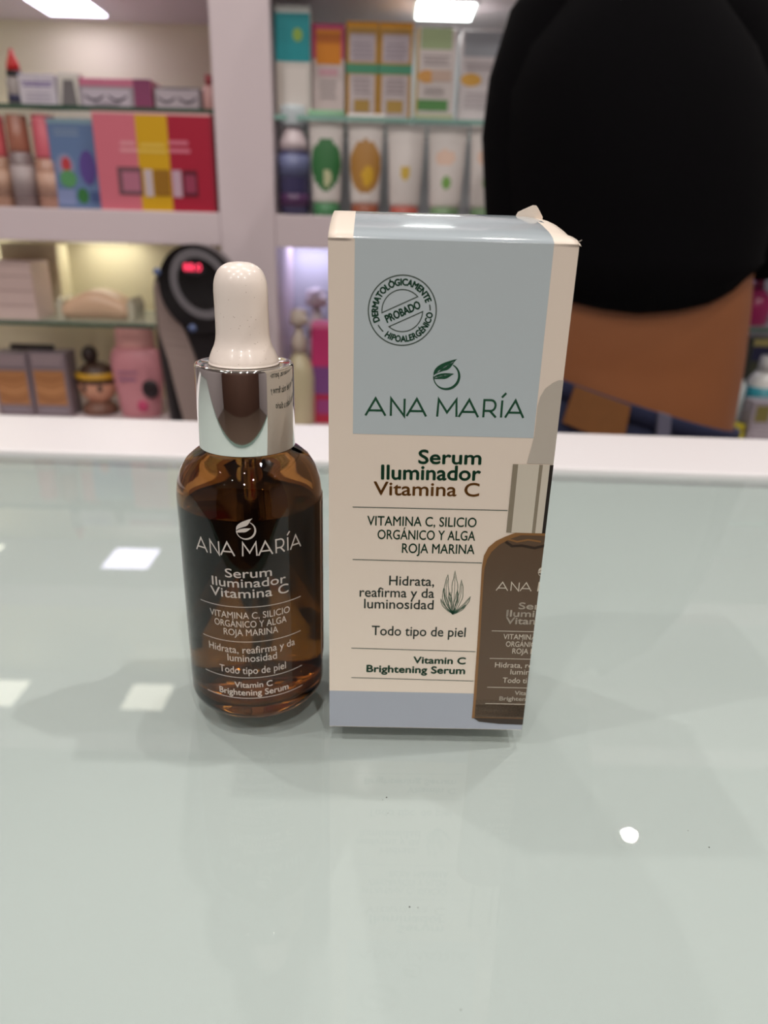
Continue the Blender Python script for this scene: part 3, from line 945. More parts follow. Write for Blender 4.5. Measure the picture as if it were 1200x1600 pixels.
# ---- left bay, on the upper glass shelf
zG = GLU
t, cx, yc, wd, ht = bottle('glue_bottle', 'small bottle with a pointed red cap at the left end of the eyelash shelf', 'bottle', (1, 68, 29, 160), YS, zG, [
    ('body', C(150, 140, 138), [(0, 0), (.85, 0), (.95, .03), (.95, .46), (.7, .52), (0, .52)]),
    ('label', C(40, 38, 72), [(.97, .06), (.97, .20)]),
    ('neck_ring', C(28, 22, 26), [(0, .52), (.8, .52), (.8, .62), (0, .62)]),
    ('cap', C(196, 22, 20), [(0, .62), (.72, .62), (.66, .74), (.3, .9), (.16, 1), (0, 1)])])
carton('vial_pack', 'pale pack with purple print between the red-capped bottle and the small display stand', 'pack', (30, 110, 86, 161), YS, .03, zG, C(186, 178, 190), [
    (0, .48, .05, .95, C(200, 192, 200)), (.52, 1, .05, .95, C(198, 190, 200)), (.02, .97, .22, .42, C(112, 92, 150), 'txt', 2), (.1, .9, .55, .9, C(172, 162, 178), 'txt', 3)])
t = thing('card_stand', (slot(86, 106, 124, 161, YS)[0], YS + .012, zG), 'small white stand with a grey card on the eyelash shelf', 'card stand')
cx, wd, ht = slot(86, 106, 124, 161, YS)
b = MB(); b.prism([(cx - wd * .5, zG), (cx + wd * .5, zG), (cx + wd * .42, zG + ht), (cx - wd * .42, zG + ht)], YS + .004, YS + .02, C(214, 208, 200)); b.build('frame', t)
b = MB(); b.prism([(cx - wd * .36, zG + ht * .05), (cx + wd * .3, zG + ht * .05), (cx + wd * .2, zG + ht * .8), (cx - wd * .2, zG + ht * .8)], YS + .0025, YS + .0039, C(112, 106, 108)); b.build('card', t)
lash = C(52, 46, 58)
carton('eyelash_box', 'pink-topped box of false eyelashes standing beside the small card stand', 'eyelash box', (122, 114, 236, 162), YS + .004, .04, zG, C(196, 112, 138), [
    (.0, .76, .26, 1, C(150, 140, 148)), (.05, .70, .34, .95, C(186, 174, 186)), (.76, 1, 0, 1, C(132, 62, 98)), (.08, .34, .46, .75, lash, 'lash'), (.40, .66, .46, .75, lash, 'lash'), (.2, .55, .8, .88, C(140, 128, 140))], group='boxes of false eyelashes')
carton('eyelash_box', 'plain grey box of false eyelashes at the right end of the shelf', 'eyelash box', (241, 128, 312, 165), YS + .004, .04, zG, C(140, 130, 132), [
    (.03, .97, .1, .95, C(176, 164, 172)), (.07, .45, .3, .68, lash, 'lash'), (.52, .92, .3, .68, lash, 'lash'), (.2, .8, .02, .09, C(120, 112, 116))], group='boxes of false eyelashes')
bottle('lotion_bottle', 'small pink bottle with a red cap against the white divider, on the eyelash shelf', 'bottle', (314, 108, 334, 166), YS, zG, [
    ('body', C(196, 150, 146), [(0, 0), (.95, 0), (1, .03), (1, .6), (.6, .72), (0, .72)]), ('cap', C(150, 56, 62), [(0, .72), (.55, .72), (.55, 1), (0, 1)])])

# ---- left bay, on the white slab
zS = S1T + .0001
YB1 = YF + .012
def foundation(lbl, win, capM, bodyM, glassM, split):
    bottle('foundation_bottle', lbl, 'foundation bottle', win, YB1, zS, [
        ('glass', glassM, [(0, 0), (.94, 0), (1, .015), (1, split - .05), (.85, split - .015), (0, split - .015)]),
        ('label', bodyM, [(1.01, .12), (1.01, split - .16)]),
        ('cap', capM, [(0, split - .015), (.86, split - .015), (.86, split + .02), (.84, .995), (.8, 1), (0, 1)])], 'foundation bottles on the slab')
foundation('coral pink-capped bottle cut by the left edge of the photo', (-34, 177, 6, 322), C(206, 92, 98), C(176, 140, 120), C(170, 132, 112, .15), .57)
foundation('bottle with a copper brown cap second from the left on the slab', (7, 178, 44, 324), C(156, 100, 82, .25), C(160, 146, 146), C(128, 112, 112, .15), .62)
foundation('pink-capped beige bottle beside the blue box', (46, 178, 86, 325), C(198, 92, 106), C(184, 146, 128), C(172, 130, 112, .15), .55)
carton('sponge_box', 'blue box printed with a red and green figure and a purple oval', 'box', (80, 186, 161, 327), YB1 + .004, .045, zS, C(98, 122, 162), [
    (.0, 1, .0, .06, C(132, 160, 176)), (.08, .6, .1, .2, C(128, 146, 172), 'txt', 2), (.10, .44, .38, .66, C(140, 140, 170), 'o'), (.20, .38, .42, .58, C(186, 60, 66), 'o'), (.14, .46, .56, .76, C(88, 148, 96), 'o'), (.54, .86, .34, .72, C(92, 70, 142), 'o'),
    (.44, .66, .76, .94, C(52, 112, 58), 'o'), (.05, .4, .78, .96, C(128, 140, 180)), (.7, .95, .8, .92, C(70, 88, 134))])
win_, gld, rose, crim = C(112, 74, 84), C(208, 160, 10), C(206, 108, 124), C(166, 18, 50)
carton('gift_set_box', 'large gift set box in pink, yellow and crimson bands beside the white divider', 'gift box', (151, 176, 333, 330), YF + .006, .055, zS, rose, [
    (0, .36, 0, 1, rose), (.36, .63, 0, 1, gld), (.63, 1, 0, 1, crim), (.0, 1, 0, .025, C(222, 170, 170)), (.20, .36, .28, .42, C(222, 150, 158), 'txt', 2), (.36, .63, .3, .42, C(222, 186, 80), 'txt', 2), (.63, .82, .26, .42, C(206, 110, 130), 'txt', 2),
    (.17, .38, .55, .84, win_), (.21, .36, .6, .8, C(176, 108, 130)), (.40, .47, .57, .85, C(196, 180, 186)), (.48, .62, .57, .84, C(150, 104, 20)), (.64, .72, .57, .85, C(192, 160, 176)), (.73, .86, .57, .84, C(96, 20, 40)), (.75, .84, .62, .8, C(150, 56, 84))])

# ---- left bay, lower glass shelf
zL = GLL
carton('paper_packet', 'tall cream packet standing at the back of the lower glass shelf', 'packet', (8, 391, 95, 500), YF + .075, .03, zL, C(238, 228, 196), [(.1, .9, .2, .8, C(226, 214, 182))])
carton('paper_stack', 'pinkish stack of flat white packets at the left end of the lower glass shelf', 'packet stack', (-40, 406, 52, 497), YF + .02, .045, zL, C(208, 184, 178), [
    (0, 1, .24, .26, C(176, 150, 146)), (0, 1, .49, .51, C(176, 150, 146)), (0, 1, .74, .76, C(176, 150, 146))])
cx, wd, ht = slot(86, 455, 205, 502, YF + .03)
t = thing('wrapped_sponge_pack', (cx, YF + .06, zL), 'flat plastic wrapped beige pack on the lower glass shelf beside the packets', 'wrapped pack')
b = MB(); R = []
for i in range(13):
    f = i / 12; x = cx - wd * .42 + wd * .84 * f
    h = ht * (.55 + .45 * math.sin(PI * f)); dd = .024
    R.append([(x, YF + .055 + dd * math.cos(2 * PI * j / 20) * (abs(math.cos(2 * PI * j / 20)) ** -.4 if abs(math.cos(2 * PI * j / 20)) > .05 else 1), zL + h / 2 + h / 2 * math.sin(2 * PI * j / 20)) for j in range(20)])
b.rings(R, C(220, 184, 154, .3)); b.build('pack_body', t)
for sx in (-1, 1):
    P = [(cx + sx * wd * .42, zL + .0004), (cx + sx * wd * .5, zL + .0004), (cx + sx * wd * .52, zL + ht * .5), (cx + sx * wd * .47, zL + ht * .75), (cx + sx * wd * .42, zL + ht * .6)]
    b = MB(); b.prism(P if sx > 0 else P[::-1], YF + .035, YF + .072, C(196, 190, 170, .2)); b.build('film_end', t)

# ---- left bay, on the base board
zB = S0T + .0001
tan_, dk = C(168, 116, 72), C(70, 58, 62)
def wavebox(lbl, win):
    carton('picture_box', lbl, 'picture box', win, YF + .03, .03, zB, C(126, 112, 118), [
        (.06, .94, .04, .2, C(160, 142, 144), 'txt', 2), (.08, .92, .28, .82, tan_), (.1, .9, .34, .44, C(146, 94, 56), 'lash'), (.1, .9, .5, .62, C(196, 142, 96), 'lash'), (.12, .9, .64, .76, C(140, 92, 60), 'lash'), (.06, .94, .86, .96, C(150, 140, 150), 'txt', 2)], group='grey picture boxes')
wavebox('grey box with a tan picture, at the left edge under the glass shelf', (-8, 555, 48, 652))
wavebox('grey box with a tan picture, between its twin and the figurine', (51, 555, 107, 654))
b = MB(); z_ = zB + slot(51, 555, 107, 654, YF + .03)[2] + .0035
b.tube([at(18, 545, YF + .045) * 1, at(84, 547, YF + .045)], .0034, C(46, 40, 42), 12)
dz = z_ - at(50, 546, YF + .045).z
b.v = [(x, y, z + dz) for x, y, z in b.v]
tag(b.build('dark_brush'), 'dark slim brush lying across the tops of the two grey picture boxes', 'brush')
# small toy figure with a hair bun
cx, wd, ht = slot(112, 548, 172, 656, YF + .035)
yc = YF + .055
t = thing('toy_figure', (cx, yc, zB), 'small toy figure with a dark hair bun and yellow headband beside the pink bottle', 'toy figure')
b = MB(); b.lathe([(wd * .1, 0), (wd * .42, 0), (wd * .46, ht * .02), (wd * .42, ht * .12), (wd * .2, ht * .2), (.001, ht * .2)], (cx, yc, zB), C(120, 84, 70), 28); b.build('body', t)
b = MB(); b.lathe([(.001, ht * .14)] + [(wd * .5 * math.sin(a) * (1 - .12 * math.cos(a)), ht * .4 - ht * .27 * math.cos(a)) for a in [PI * i / 16 for i in range(1, 16)]] + [(.001, ht * .67)], (cx, yc, zB), C(206, 152, 124), 32, 1, .85)
hd = b.build('head', t)
b = MB()
for sx in (-1, 1):
    b.lathe([(.001, -.0035), (.0028, -.002), (.0032, 0), (.0028, .002), (.001, .0035)], (cx + sx * wd * .2, yc - wd * .39, zB + ht * .4), C(44, 28, 26), 14, 1, .5)
b.lathe([(.001, -.0008), (.0025, 0), (.001, .0008)], (cx, yc - wd * .42, zB + ht * .27), C(150, 70, 70), 12, 1, .5)
b.build('face', t)
b = MB(); b.lathe([(wd * .515, ht * .46), (wd * .5, ht * .54), (wd * .38, ht * .68), (wd * .2, ht * .74), (.001, ht * .75)], (cx, yc + .001, zB), C(66, 44, 34), 32, 1, .9)
b.lathe([(.001, 0)] + [(wd * .2 * math.sin(a), ht * .13 * (1 - math.cos(a))) for a in [PI * i / 10 for i in range(1, 10)]] + [(.001, ht * .26)], (cx - wd * .12, yc, zB + ht * .72), C(46, 32, 28), 22)
b.build('hair', t)
b = MB(); b.lathe([(wd * .51, ht * .52), (wd * .54, ht * .53), (wd * .52, ht * .6), (wd * .48, ht * .61)], (cx, yc, zB), C(196, 150, 40), 32, 1, .9, cap0=False, cap1=False); b.build('headband', t)
t, cx, yc, wd, ht = bottle('pink_lotion_bottle', 'wide-shouldered pink bottle beside the black tower device, under the glass shelf', 'bottle', (166, 512, 248, 657), YF + .028, zB, [
    ('body', C(204, 138, 146), [(0, 0), (.72, 0), (.78, .02), (.86, .2), (1, .55), (1, .62), (.92, .7), (.8, .75), (0, .75)]),
    ('cap', C(226, 168, 162), [(0, .75), (.72, .75), (.74, .78), (.7, .97), (.66, 1), (0, 1)])], sy=.6)
b = MB()
b.lathe([(.001, -.011), (.008, -.008), (.0105, 0), (.008, .008), (.001, .011)], (cx + wd * .3, yc - wd * .26, zB + ht * .33), C(34, 22, 26), 20, 1, .2)
b.lathe([(.001, -.007), (.006, -.004), (.006, .004), (.001, .007)], (cx + wd * .12, yc - wd * .25, zB + ht * .14), C(196, 70, 110), 16, 1, .2)
b.rect(cx - wd * .28, cx + wd * .05, zB + ht * .42, zB + ht * .45, yc - wd * .302, C(160, 110, 140)); b.rect(cx - wd * .3, cx + wd * .1, zB + ht * .5, zB + ht * .52, yc - wd * .31, C(160, 110, 140))
b.build('printed_figure', t)

# ---- black tower device with a slanted oval face, standing in front of the divider
def tower():
    Y0 = YF - .044
    cx, wd, ht = slot(237, 396, 362, 661, Y0)
    zb = zB
    ht = at(300, 396, Y0).z - zb
    yc = Y0 + .021
    t = thing('tower_device', (cx, yc, zb), 'black and taupe tower device with a slanted oval face and red digits', 'tower device')
    n = 44; R = []
    for i in range(27):
        f = i / 26
        z = zb + ht * f
        hw = wd * .5 * (1 if f < .8 else math.sqrt(max(0, 1 - ((f - .8) / .2) ** 2)) * .96 + .04 * (1 - (f - .8) / .2))
        if f < .45: hw *= .84 + .16 * (f / .45)
        R.append([(cx + hw * math.cos(2 * PI * j / n), yc + .02 * (hw / (wd * .5)) * math.sin(2 * PI * j / n), z) for j in range(n)])
    b = MB(); b.rings(R, C(26, 22, 24, .3)); b.build('body', t)
    # taupe side strap sweeping down from the left rim to the right foot
    b = MB(); P0, P1 = [], []
    for i in range(19):
        f = i / 18
        py = 440 + 220 * f
        def lerp(T):
            for (ya, xa), (yb, xb) in zip(T, T[1:]):
                if py <= yb + 1e-6: return xa + (xb - xa) * (py - ya) / (yb - ya)
        px = lerp([(440, 237), (480, 239), (520, 245), (560, 261), (600, 272), (660, 289)])
        wpx = lerp([(440, 241), (480, 268), (520, 291), (560, 306), (600, 317), (660, 330)]) - px
        for L_, q in ((P0, 0), (P1, wpx)):
            p = at(px + q, py, Y0)
            u = max(-.98, min(.98, (p.x - cx) / (wd * .5)))
            L_.append(Vector((p.x, yc - .0215 * math.sqrt(1 - u * u) - .0028, p.z)))
    vs = P0 + P1 + [p + Vector((0, .004, 0)) for p in P0] + [p + Vector((0, .004, 0)) for p in P1]
    k = 19; fs = []
    for i in range(k - 1):
        fs += [[i, i + 1, k + i + 1, k + i], [2 * k + i, 3 * k + i, 3 * k + i + 1, 2 * k + i + 1], [i, 2 * k + i, 2 * k + i + 1, i + 1], [k + i, k + i + 1, 3 * k + i + 1, 3 * k + i]]
    fs += [[0, k, 3 * k, 2 * k], [k - 1, 3 * k - 1, 4 * k - 1, 2 * k - 1]]
    zmin = zb + .0002
    vs = [Vector((p.x, p.y, max(p.z, zmin))) for p in vs]
    b.add(vs, fs, C(150, 132, 126, .4), False); b.build('side_strap', t)
    # oval face: rim, display, ring
    def oval(c, a, bb, rot, th, y0, y1, M, name, hole=None, par=t):
        m_ = 48; b = MB(); O = []
        for j in range(m_):
            q = 2 * PI * j / m_
            x, z = a * math.cos(q), bb * math.sin(q)
            O.append((c[0] + x * math.cos(rot) - z * math.sin(rot), c[1] + x * math.sin(rot) + z * math.cos(rot)))
        if hole is None:
            b.prism(O[::-1], y0, y1, M)
        else:
            I = [(c[0] + (x - c[0]) * hole, c[1] + (z - c[1]) * hole) for x, z in O]
            vs = [(x, y0, z) for x, z in O] + [(x, y0, z) for x, z in I] + [(x, y1, z) for x, z in O] + [(x, y1, z) for x, z in I]
            fs = []
            for j in range(m_):
                q = (j + 1) % m_
                fs += [[j, q, m_ + q, m_ + j], [2 * m_ + j, 3 * m_ + j, 3 * m_ + q, 2 * m_ + q], [j, 2 * m_ + j, 2 * m_ + q, q], [m_ + j, m_ + q, 3 * m_ + q, 3 * m_ + j]]
            b.add(vs, fs, M)
        return b.build(name, par)
    yf = yc - .0225
    c = at(313, 452, Y0); s_ = slot(0, 0, 100, 100, Y0)[1] / 100
    rot = math.radians(-28)
    oval((c.x, c.z), 68 * s_, 76 * s_, -rot, 0, yf - .004, yf + .02, C(18, 16, 18, .18), 'face_plate')
    oval((c.x + 4 * s_, c.z + 9 * s_), 50 * s_, 60 * s_, -rot, 0, yf - .0062, yf - .0035, C(112, 108, 112, .25), 'grey_ring', .76)
    d = oval((at(304, 418, Y0).x, at(304, 418, Y0).z), 22 * s_, 13 * s_, math.radians(-8), 0, yf - .0066, yf - .0038, C(42, 36, 40, .2), 'display')
    b = MB()
    p = at(290, 411, Y0); q = at(318, 423, Y0)
    V, F, wd_ = glyphs('88:0')
    red = mat('red_digits', (190, 20, 34), .4, emit=(1, .05, .12), estr=2.2)
    b.add([(p.x + (q.x - p.x) * x / wd_, yf - .0069, q.z + (p.z - q.z) * y) for x, y in V], F, red); b.build('digits', d)
    for px, py, r in ((248, 424, 6.5), (303, 512, 7)):
        b = MB()
        e = at(px, py, Y0)
        b.lathe([(.0001, -.001), (r * s_, -.001), (r * s_, 0)], (0, 0, 0), C(96, 110, 150, .2), 18)
        k = len(b.v) - 54
        for i in range(k, len(b.v)):
            x, y, z = b.v[i]; u = max(-.95, min(.95, (e.x - cx) / (wd * .5)))
            b.v[i] = (e.x + x, yf - .004 + z, e.z + y)
        b.build('button', t)
tower()

# ---- lower right bay: pump bottles and magenta box beside the tower
def pump(lbl, win, body, capM, Y, grp):
    cx, wd, ht = slot(*win, Y); ht = at((win[0] + win[2]) / 2, win[1], Y).z - zB
    t, cx, yc, wd, ht = bottle('pump_bottle', lbl, 'pump bottle', win, Y, zB, [
        ('body', body, [(0, 0), (.94, 0), (1, .02), (1, .42), (.86, .52), (.5, .6), (.4, .63), (0, .63)]),
        ('collar', capM, [(0, .63), (.5, .63), (.5, .74), (.32, .78), (.22, .86), (0, .86)])], grp, zscale=ht)
    b = MB(); b.lathe([(.001, .86 * ht), (wd * .26, .86 * ht), (wd * .3, .89 * ht), (wd * .26, .98 * ht), (.001, ht)], (cx, yc, zB), capM, 24)
    b.tube([(cx, yc, zB + .93 * ht), (cx + wd * .2, yc - wd * .25, zB + .93 * ht), (cx + wd * .3, yc - wd * .42, zB + .9 * ht)], [wd * .1, wd * .09, wd * .07], capM, 10)
    b.build('pump_head', t)
pump('cream pump bottle with an off-white pump, just right of the divider', (441, 484, 489, 660), C(206, 196, 160, .3), C(206, 192, 176, .3), YF + .016, 'pump bottles in the lower right bay')
pump('white-topped pump bottle half hidden behind the cream pump bottle', (464, 452, 520, 660), C(196, 190, 190, .3), C(222, 214, 212, .3), YF + .075, 'pump bottles in the lower right bay')
carton('magenta_box', 'magenta and violet box beside the pump bottles, half hidden by the carton', 'box', (487, 506, 560, 660), YF + .032, .03, zB, C(196, 52, 110), [
    (0, 1, 0, .05, C(220, 110, 150)), (0, 1, .42, .7, C(122, 70, 130)), (0, 1, .7, 1, C(176, 34, 62)), (.1, .6, .75, .9, C(150, 60, 120))], height=at(520, 506, YF + .032).z - zB)

# ---- right bay, tall cartons on the glass shelf
zR = GRU
wht, gldc, grn = C(206, 192, 190), C(190, 142, 58), C(74, 148, 116)
Y2 = YF + .03
carton('tall_carton', 'tall teal and white carton at the left end of the upper right glass shelf', 'carton', (431, 8, 485, 182), Y2 - .012, .032, zR, C(200, 194, 188), [
    (0, 1, 0, .07, C(196, 200, 196)), (0, 1, .07, .5, C(22, 142, 150)), (.5, .78, .2, .32, C(140, 172, 70), 'o'), (.0, .2, .5, 1, C(186, 176, 168)), (.25, .9, .55, .9, C(214, 206, 200))], group='tall cartons in the right bay')
carton('tall_carton', 'white carton with a magenta top and orange square, second of the tall row', 'carton', (488, 31, 538, 180), Y2, .03, zR, wht, [
    (0, 1, 0, .36, C(188, 62, 108)), (.12, .9, .06, .42, C(216, 132, 24)), (.12, .9, .1, .2, C(186, 100, 20)), (.2, .8, .46, .54, C(206, 160, 170)), (.2, .8, .58, .8, C(172, 160, 160), 'txt', 4)], group='tall cartons in the right bay')
for lbl, win in (('gold-edged white carton with a green stripe beside the orange-square carton', (541, 27, 591, 181)), ('gold-edged white carton with a green stripe beside the sage-topped carton', (592, 28, 644, 182))):
    carton('tall_carton', lbl, 'carton', win, Y2, .03, zR, gldc, [
        (.1, .9, .12, .40, C(190, 178, 186)), (0, 1, .42, .52, grn), (.1, .9, .53, 1, C(196, 184, 186)), (0, 1, 0, .06, C(228, 160, 40)), (.1, .9, .06, .12, C(170, 130, 60)), (.15, .85, .2, .38, C(160, 148, 158), 'txt', 4), (.2, .8, .56, .74, C(162, 148, 152), 'txt', 4), (.25, .75, .79, .92, C(176, 142, 72))], group='tall cartons in the right bay')
carton('tall_carton', 'white carton with a sage green top and a green block below', 'carton', (650, 38, 712, 185), Y2, .03, zR, C(216, 206, 204), [
    (.1, .88, 0, .22, C(166, 184, 140)), (.0, .06, 0, 1, C(206, 176, 110)), (.15, .85, .28, .4, C(176, 164, 166), 'txt', 3), (.05, .5, .44, .58, C(220, 162, 90), 'o'), (.4, .9, .44, .56, C(206, 180, 166)), (.06, .84, .76, .88, C(92, 146, 84)), (0, 1, .92, 1, C(190, 196, 160)), (.2, .8, .62, .72, C(190, 180, 180), 'txt', 3)], group='tall cartons in the right bay')
carton('tall_carton', 'white carton with a grey-blue top, nearest the black shirt', 'carton', (719, 40, 784, 186), Y2, .03, zR, C(212, 204, 206), [
    (.06, 1, .02, .28, C(160, 164, 172)), (.02, .52, .46, .60, C(222, 170, 80), 'o'), (.1, .9, .34, .44, C(180, 170, 174), 'txt', 2), (.1, .9, .66, .86, C(190, 180, 184), 'txt', 4)], group='tall cartons in the right bay')

# ---- right bay, on the slab
Y3 = YF + .006
t, cx, yc, wd, ht = bottle('foam_pump_bottle', 'purple foam pump bottle with a clear overcap, beside the divider', 'pump bottle', (432, 164, 481, 337), Y3, zS, [
    ('body', C(66, 62, 96, .25), [(0, 0), (.8, 0), (.96, .03), (1, .08), (1, .58), (.96, .6), (0, .6)]),
    ('base_band', C(86, 52, 92, .3), [(1.01, .08), (1.01, .2)]),
    ('label', C(112, 118, 156, .4), [(1.015, .36), (1.015, .56)]),
    ('shoulder', C(206, 190, 194, .3), [(0, .6), (.95, .6), (.9, .68), (.62, .78), (.5, .82), (0, .82)]),
    ('overcap', C(196, 206, 210, .15), [(0, .82), (.8, .82), (.84, .84), (.84, .97), (.8, 1), (0, 1)])])
def el(u, v, cu, cv, ru, rv): return ((u - cu) / ru) ** 2 + ((v - cv) / rv) ** 2 < 1
Wt = C(214, 206, 202, .35)
def f_green(u, v):
    if u is None: return Wt
    if v < .06: return C(120, 168, 130, .35)
    if el(u, v, .1, .72, .28, .1): return C(190, 190, 150)
    if el(u, v, 0, .58, .95, .28): return C(52, 112, 62, .35)
    return Wt
def f_gold(u, v):
    if u is None: return Wt
    if el(u, v, .15, .68, .36, .11): return C(206, 160, 30)
    if el(u, v, 0, .58, .95, .3): return C(172, 124, 60, .35)
    return Wt
def f_y(u, v):
    if u is None: return Wt
    if el(u, v, .0, .58, .3, .09): return C(204, 170, 60)
    if v > .3 and abs(u) < .55 and (int(v * 60) % 5) == 0 and v < .46: return C(196, 170, 150)
    return Wt
def f_g(u, v):
    if u is None: return Wt
    if el(u, v, .0, .68, .3, .08): return C(112, 160, 72)
    if el(u, v, -.1, .38, .55, .1): return C(222, 190, 172)
    return Wt
G4 = 'squeeze tubes on the slab'
squeeze_tube('squeeze_tube', 'white tube with a dark green oval label beside the purple pump bottle', (480, 168, 537, 336), Y3, zS, f_green, C(70, 128, 84), G4)
squeeze_tube('squeeze_tube', 'white tube with a large golden brown label, third in the front row', (541, 174, 600, 338), Y3, zS, f_gold, C(150, 84, 60), G4)
squeeze_tube('squeeze_tube', 'white tube with a small yellow emblem, right of the golden label tube', (603, 192, 664, 339), Y3, zS, f_y, C(186, 96, 84), G4)
squeeze_tube('squeeze_tube', 'white tube with a small green emblem, right of the yellow emblem tube', (667, 194, 730, 341), Y3, zS, f_g, C(120, 150, 110), G4)
squeeze_tube('squeeze_tube', 'white tube mostly hidden behind the black shirt at the row end', (733, 191, 792, 342), Y3, zS, f_g, C(120, 150, 110), G4)

# ---- lower right bay beyond the person
bottle('magenta_bottle', 'magenta bottle on the glass shelf right of the person', 'bottle', (1168, 432, 1216, 508), YF + .03, GRL, [
    ('body', C(146, 30, 84, .3), [(0, 0), (.9, 0), (1, .05), (1, .55), (.5, .75), (0, .75)]), ('cap', C(120, 22, 66, .3), [(0, .75), (.4, .75), (.34, 1), (0, 1)])])
hB = lambda win, Y: at((win[0] + win[2]) / 2, win[1], Y).z - zB
def bt2(name, lbl, win, Y, profs, cat='bottle'):
    bottle(name, lbl, cat, win, Y, zB, profs, zscale=hB(win, Y))
bt2('clear_bottle', 'tall pale translucent bottle right of the bare waist', (1124, 566, 1170, 690), YF + .02, [('body', C(186, 194, 194, .2), [(0, 0), (.9, 0), (1, .03), (1, .68), (.5, .82), (0, .82)]), ('cap', C(210, 204, 200), [(0, .82), (.4, .82), (.4, 1), (0, 1)])])
bt2('teal_bottle', 'white bottle with teal label at the right edge under the glass shelf', (1176, 560, 1222, 690), YF + .03, [('body', C(214, 214, 210, .3), [(0, 0), (.9, 0), (1, .03), (1, .7), (.6, .8), (0, .8)]), ('label', C(34, 132, 146), [(1.01, .3), (1.01, .62)]), ('cap', C(206, 206, 204), [(0, .8), (.55, .8), (.5, 1), (0, 1)])])
bt2('yellow_jar', 'low yellow-green jar at the foot of the pale translucent bottle', (1134, 666, 1168, 694), YF - .002, [('body', C(186, 176, 30, .35), [(0, 0), (.95, 0), (1, .05), (1, .6), (0, .6)]), ('lid', C(166, 152, 20, .35), [(0, .6), (1.02, .6), (1.02, .95), (.98, 1), (0, 1)])], 'jar')
carton('grey_box', 'grey-mauve box standing at the lower right edge of the photo', 'box', (1172, 628, 1226, 692), YF + .002, .024, zB, C(150, 142, 150), [(.1, .5, .1, .5, C(120, 112, 60)), (.1, .9, .6, .9, C(170, 162, 168), 'txt', 3)], height=hB((1172, 628, 1226, 692), YF + .002))
carton('dark_box', 'dark olive and navy box at the back under the magenta bottle', 'box', (1164, 515, 1214, 690), YF + .09, .03, zB, C(74, 80, 62), [(0, 1, 0, .25, C(44, 48, 86)), (0, .5, .0, .08, C(190, 180, 110))], height=hB((1164, 530, 1214, 690), YF + .09))

# ================================================================== THE PERSON, seen from behind
PY = .63
pn = thing('person', (at(985, 600, PY).x, PY, FLOOR), 'person seen from behind in a black top, bare waist and blue jeans', 'person')
SKIN = mat('brown_skin', (140, 85, 48), .5, noise=.05, nscale=30)
def row(py, xl, xr):
    a, c = at(xl, py, PY), at(xr, py, PY)
    return ((a.x + c.x) / 2, (c.x - a.x) / 2, (a.z + c.z) / 2)
def ering(cx, cy, hx, hy, z, n=40, p=2.3, zf=None):
    out = []
    for j in range(n):
        a = 2 * PI * j / n; ca, sa = math.cos(a), math.sin(a)
        x = cx + hx * (abs(ca) ** (2 / p)) * (1 if ca >= 0 else -1); y = cy + hy * (abs(sa) ** (2 / p)) * (1 if sa >= 0 else -1)
        out.append(Vector((x, y, z if zf is None else zf(x, y))))
    return out
cxw, hxw, zw = row(560, 800, 1152)
b = MB()
zh = at(985, 700, PY).z
hipx = cxw + .003
R = []
for z, cx, hx, hy in ((zh - .115, hipx, .10, .075), (zh - .09, hipx, .125, .086), (zh - .05, hipx, .130, .086), (zh, *row(690, 785, 1128)[:2], .076), (zw, cxw, hxw, .07),
                      (row(470, 800, 1162)[2], *row(470, 800, 1162)[:2], .071), (row(380, 800, 1170)[2], *row(380, 805, 1165)[:2], .074), (row(250, 800, 1175)[2], *row(250, 805, 1165)[:2], .077),
                      (row(100, 800, 1175)[2], *row(100, 830, 1140)[:2], .070), (row(0, 860, 1110)[2], *row(0, 860, 1110)[:2], .058), (row(-60, 940, 1040)[2], *row(-60, 930, 1040)[:2], .042)):
    R.append(ering(cx, PY, hx, hy, z))
b.rings(R, SKIN)
xc, _, zsh = row(-60, 930, 1040)
# neck and head (turned towards the shelf, +Y), with nose, chin and ears
b.tube([(xc, PY + .002, zsh - .02), (xc, PY + .006, zsh + .03), (xc, PY + .012, zsh + .075)], [.045, .036, .038], SKIN, 20)
HZ = zsh + .15
hr = [(.001, -.1), (.028, -.098), (.046, -.08), (.056, -.05), (.064, -.01), (.068, .03), (.064, .065), (.047, .09), (.022, .102), (.001, .105)]
b.lathe(hr, (xc, PY + .014, HZ), SKIN, 28, 1, 1.22)
b.tube([(xc, PY + .095, HZ + .018), (xc, PY + .106, HZ - .002), (xc, PY + .100, HZ - .018)], [.006, .010, .008], SKIN, 10)
for sx in (-1, 1):
    b.lathe([(.001, -.024), (.012, -.014), (.015, 0), (.011, .016), (.001, .024)], (xc + sx * .067, PY + .012, HZ - .005), SKIN, 12, .45, 1)
# legs and feet
for sx in (-1, 1):
    lx = hipx + sx * .062
    b.tube([(lx, PY, zh - .07), (lx, PY, zh - .13), (lx + sx * .004, PY + .004, -.48), (lx + sx * .006, PY - .004, -.60), (lx + sx * .008, PY - .002, FLOOR + .10), (lx + sx * .008, PY, FLOOR + .04)], [.066, .066, .046, .046, .030, .032], SKIN, 20)
    b.tube([(lx + sx * .008, PY - .03, FLOOR + .03), (lx + sx * .010, PY + .02, FLOOR + .035), (lx + sx * .014, PY + .06, FLOOR + .022)], [.026, .032, .020], SKIN, 16)
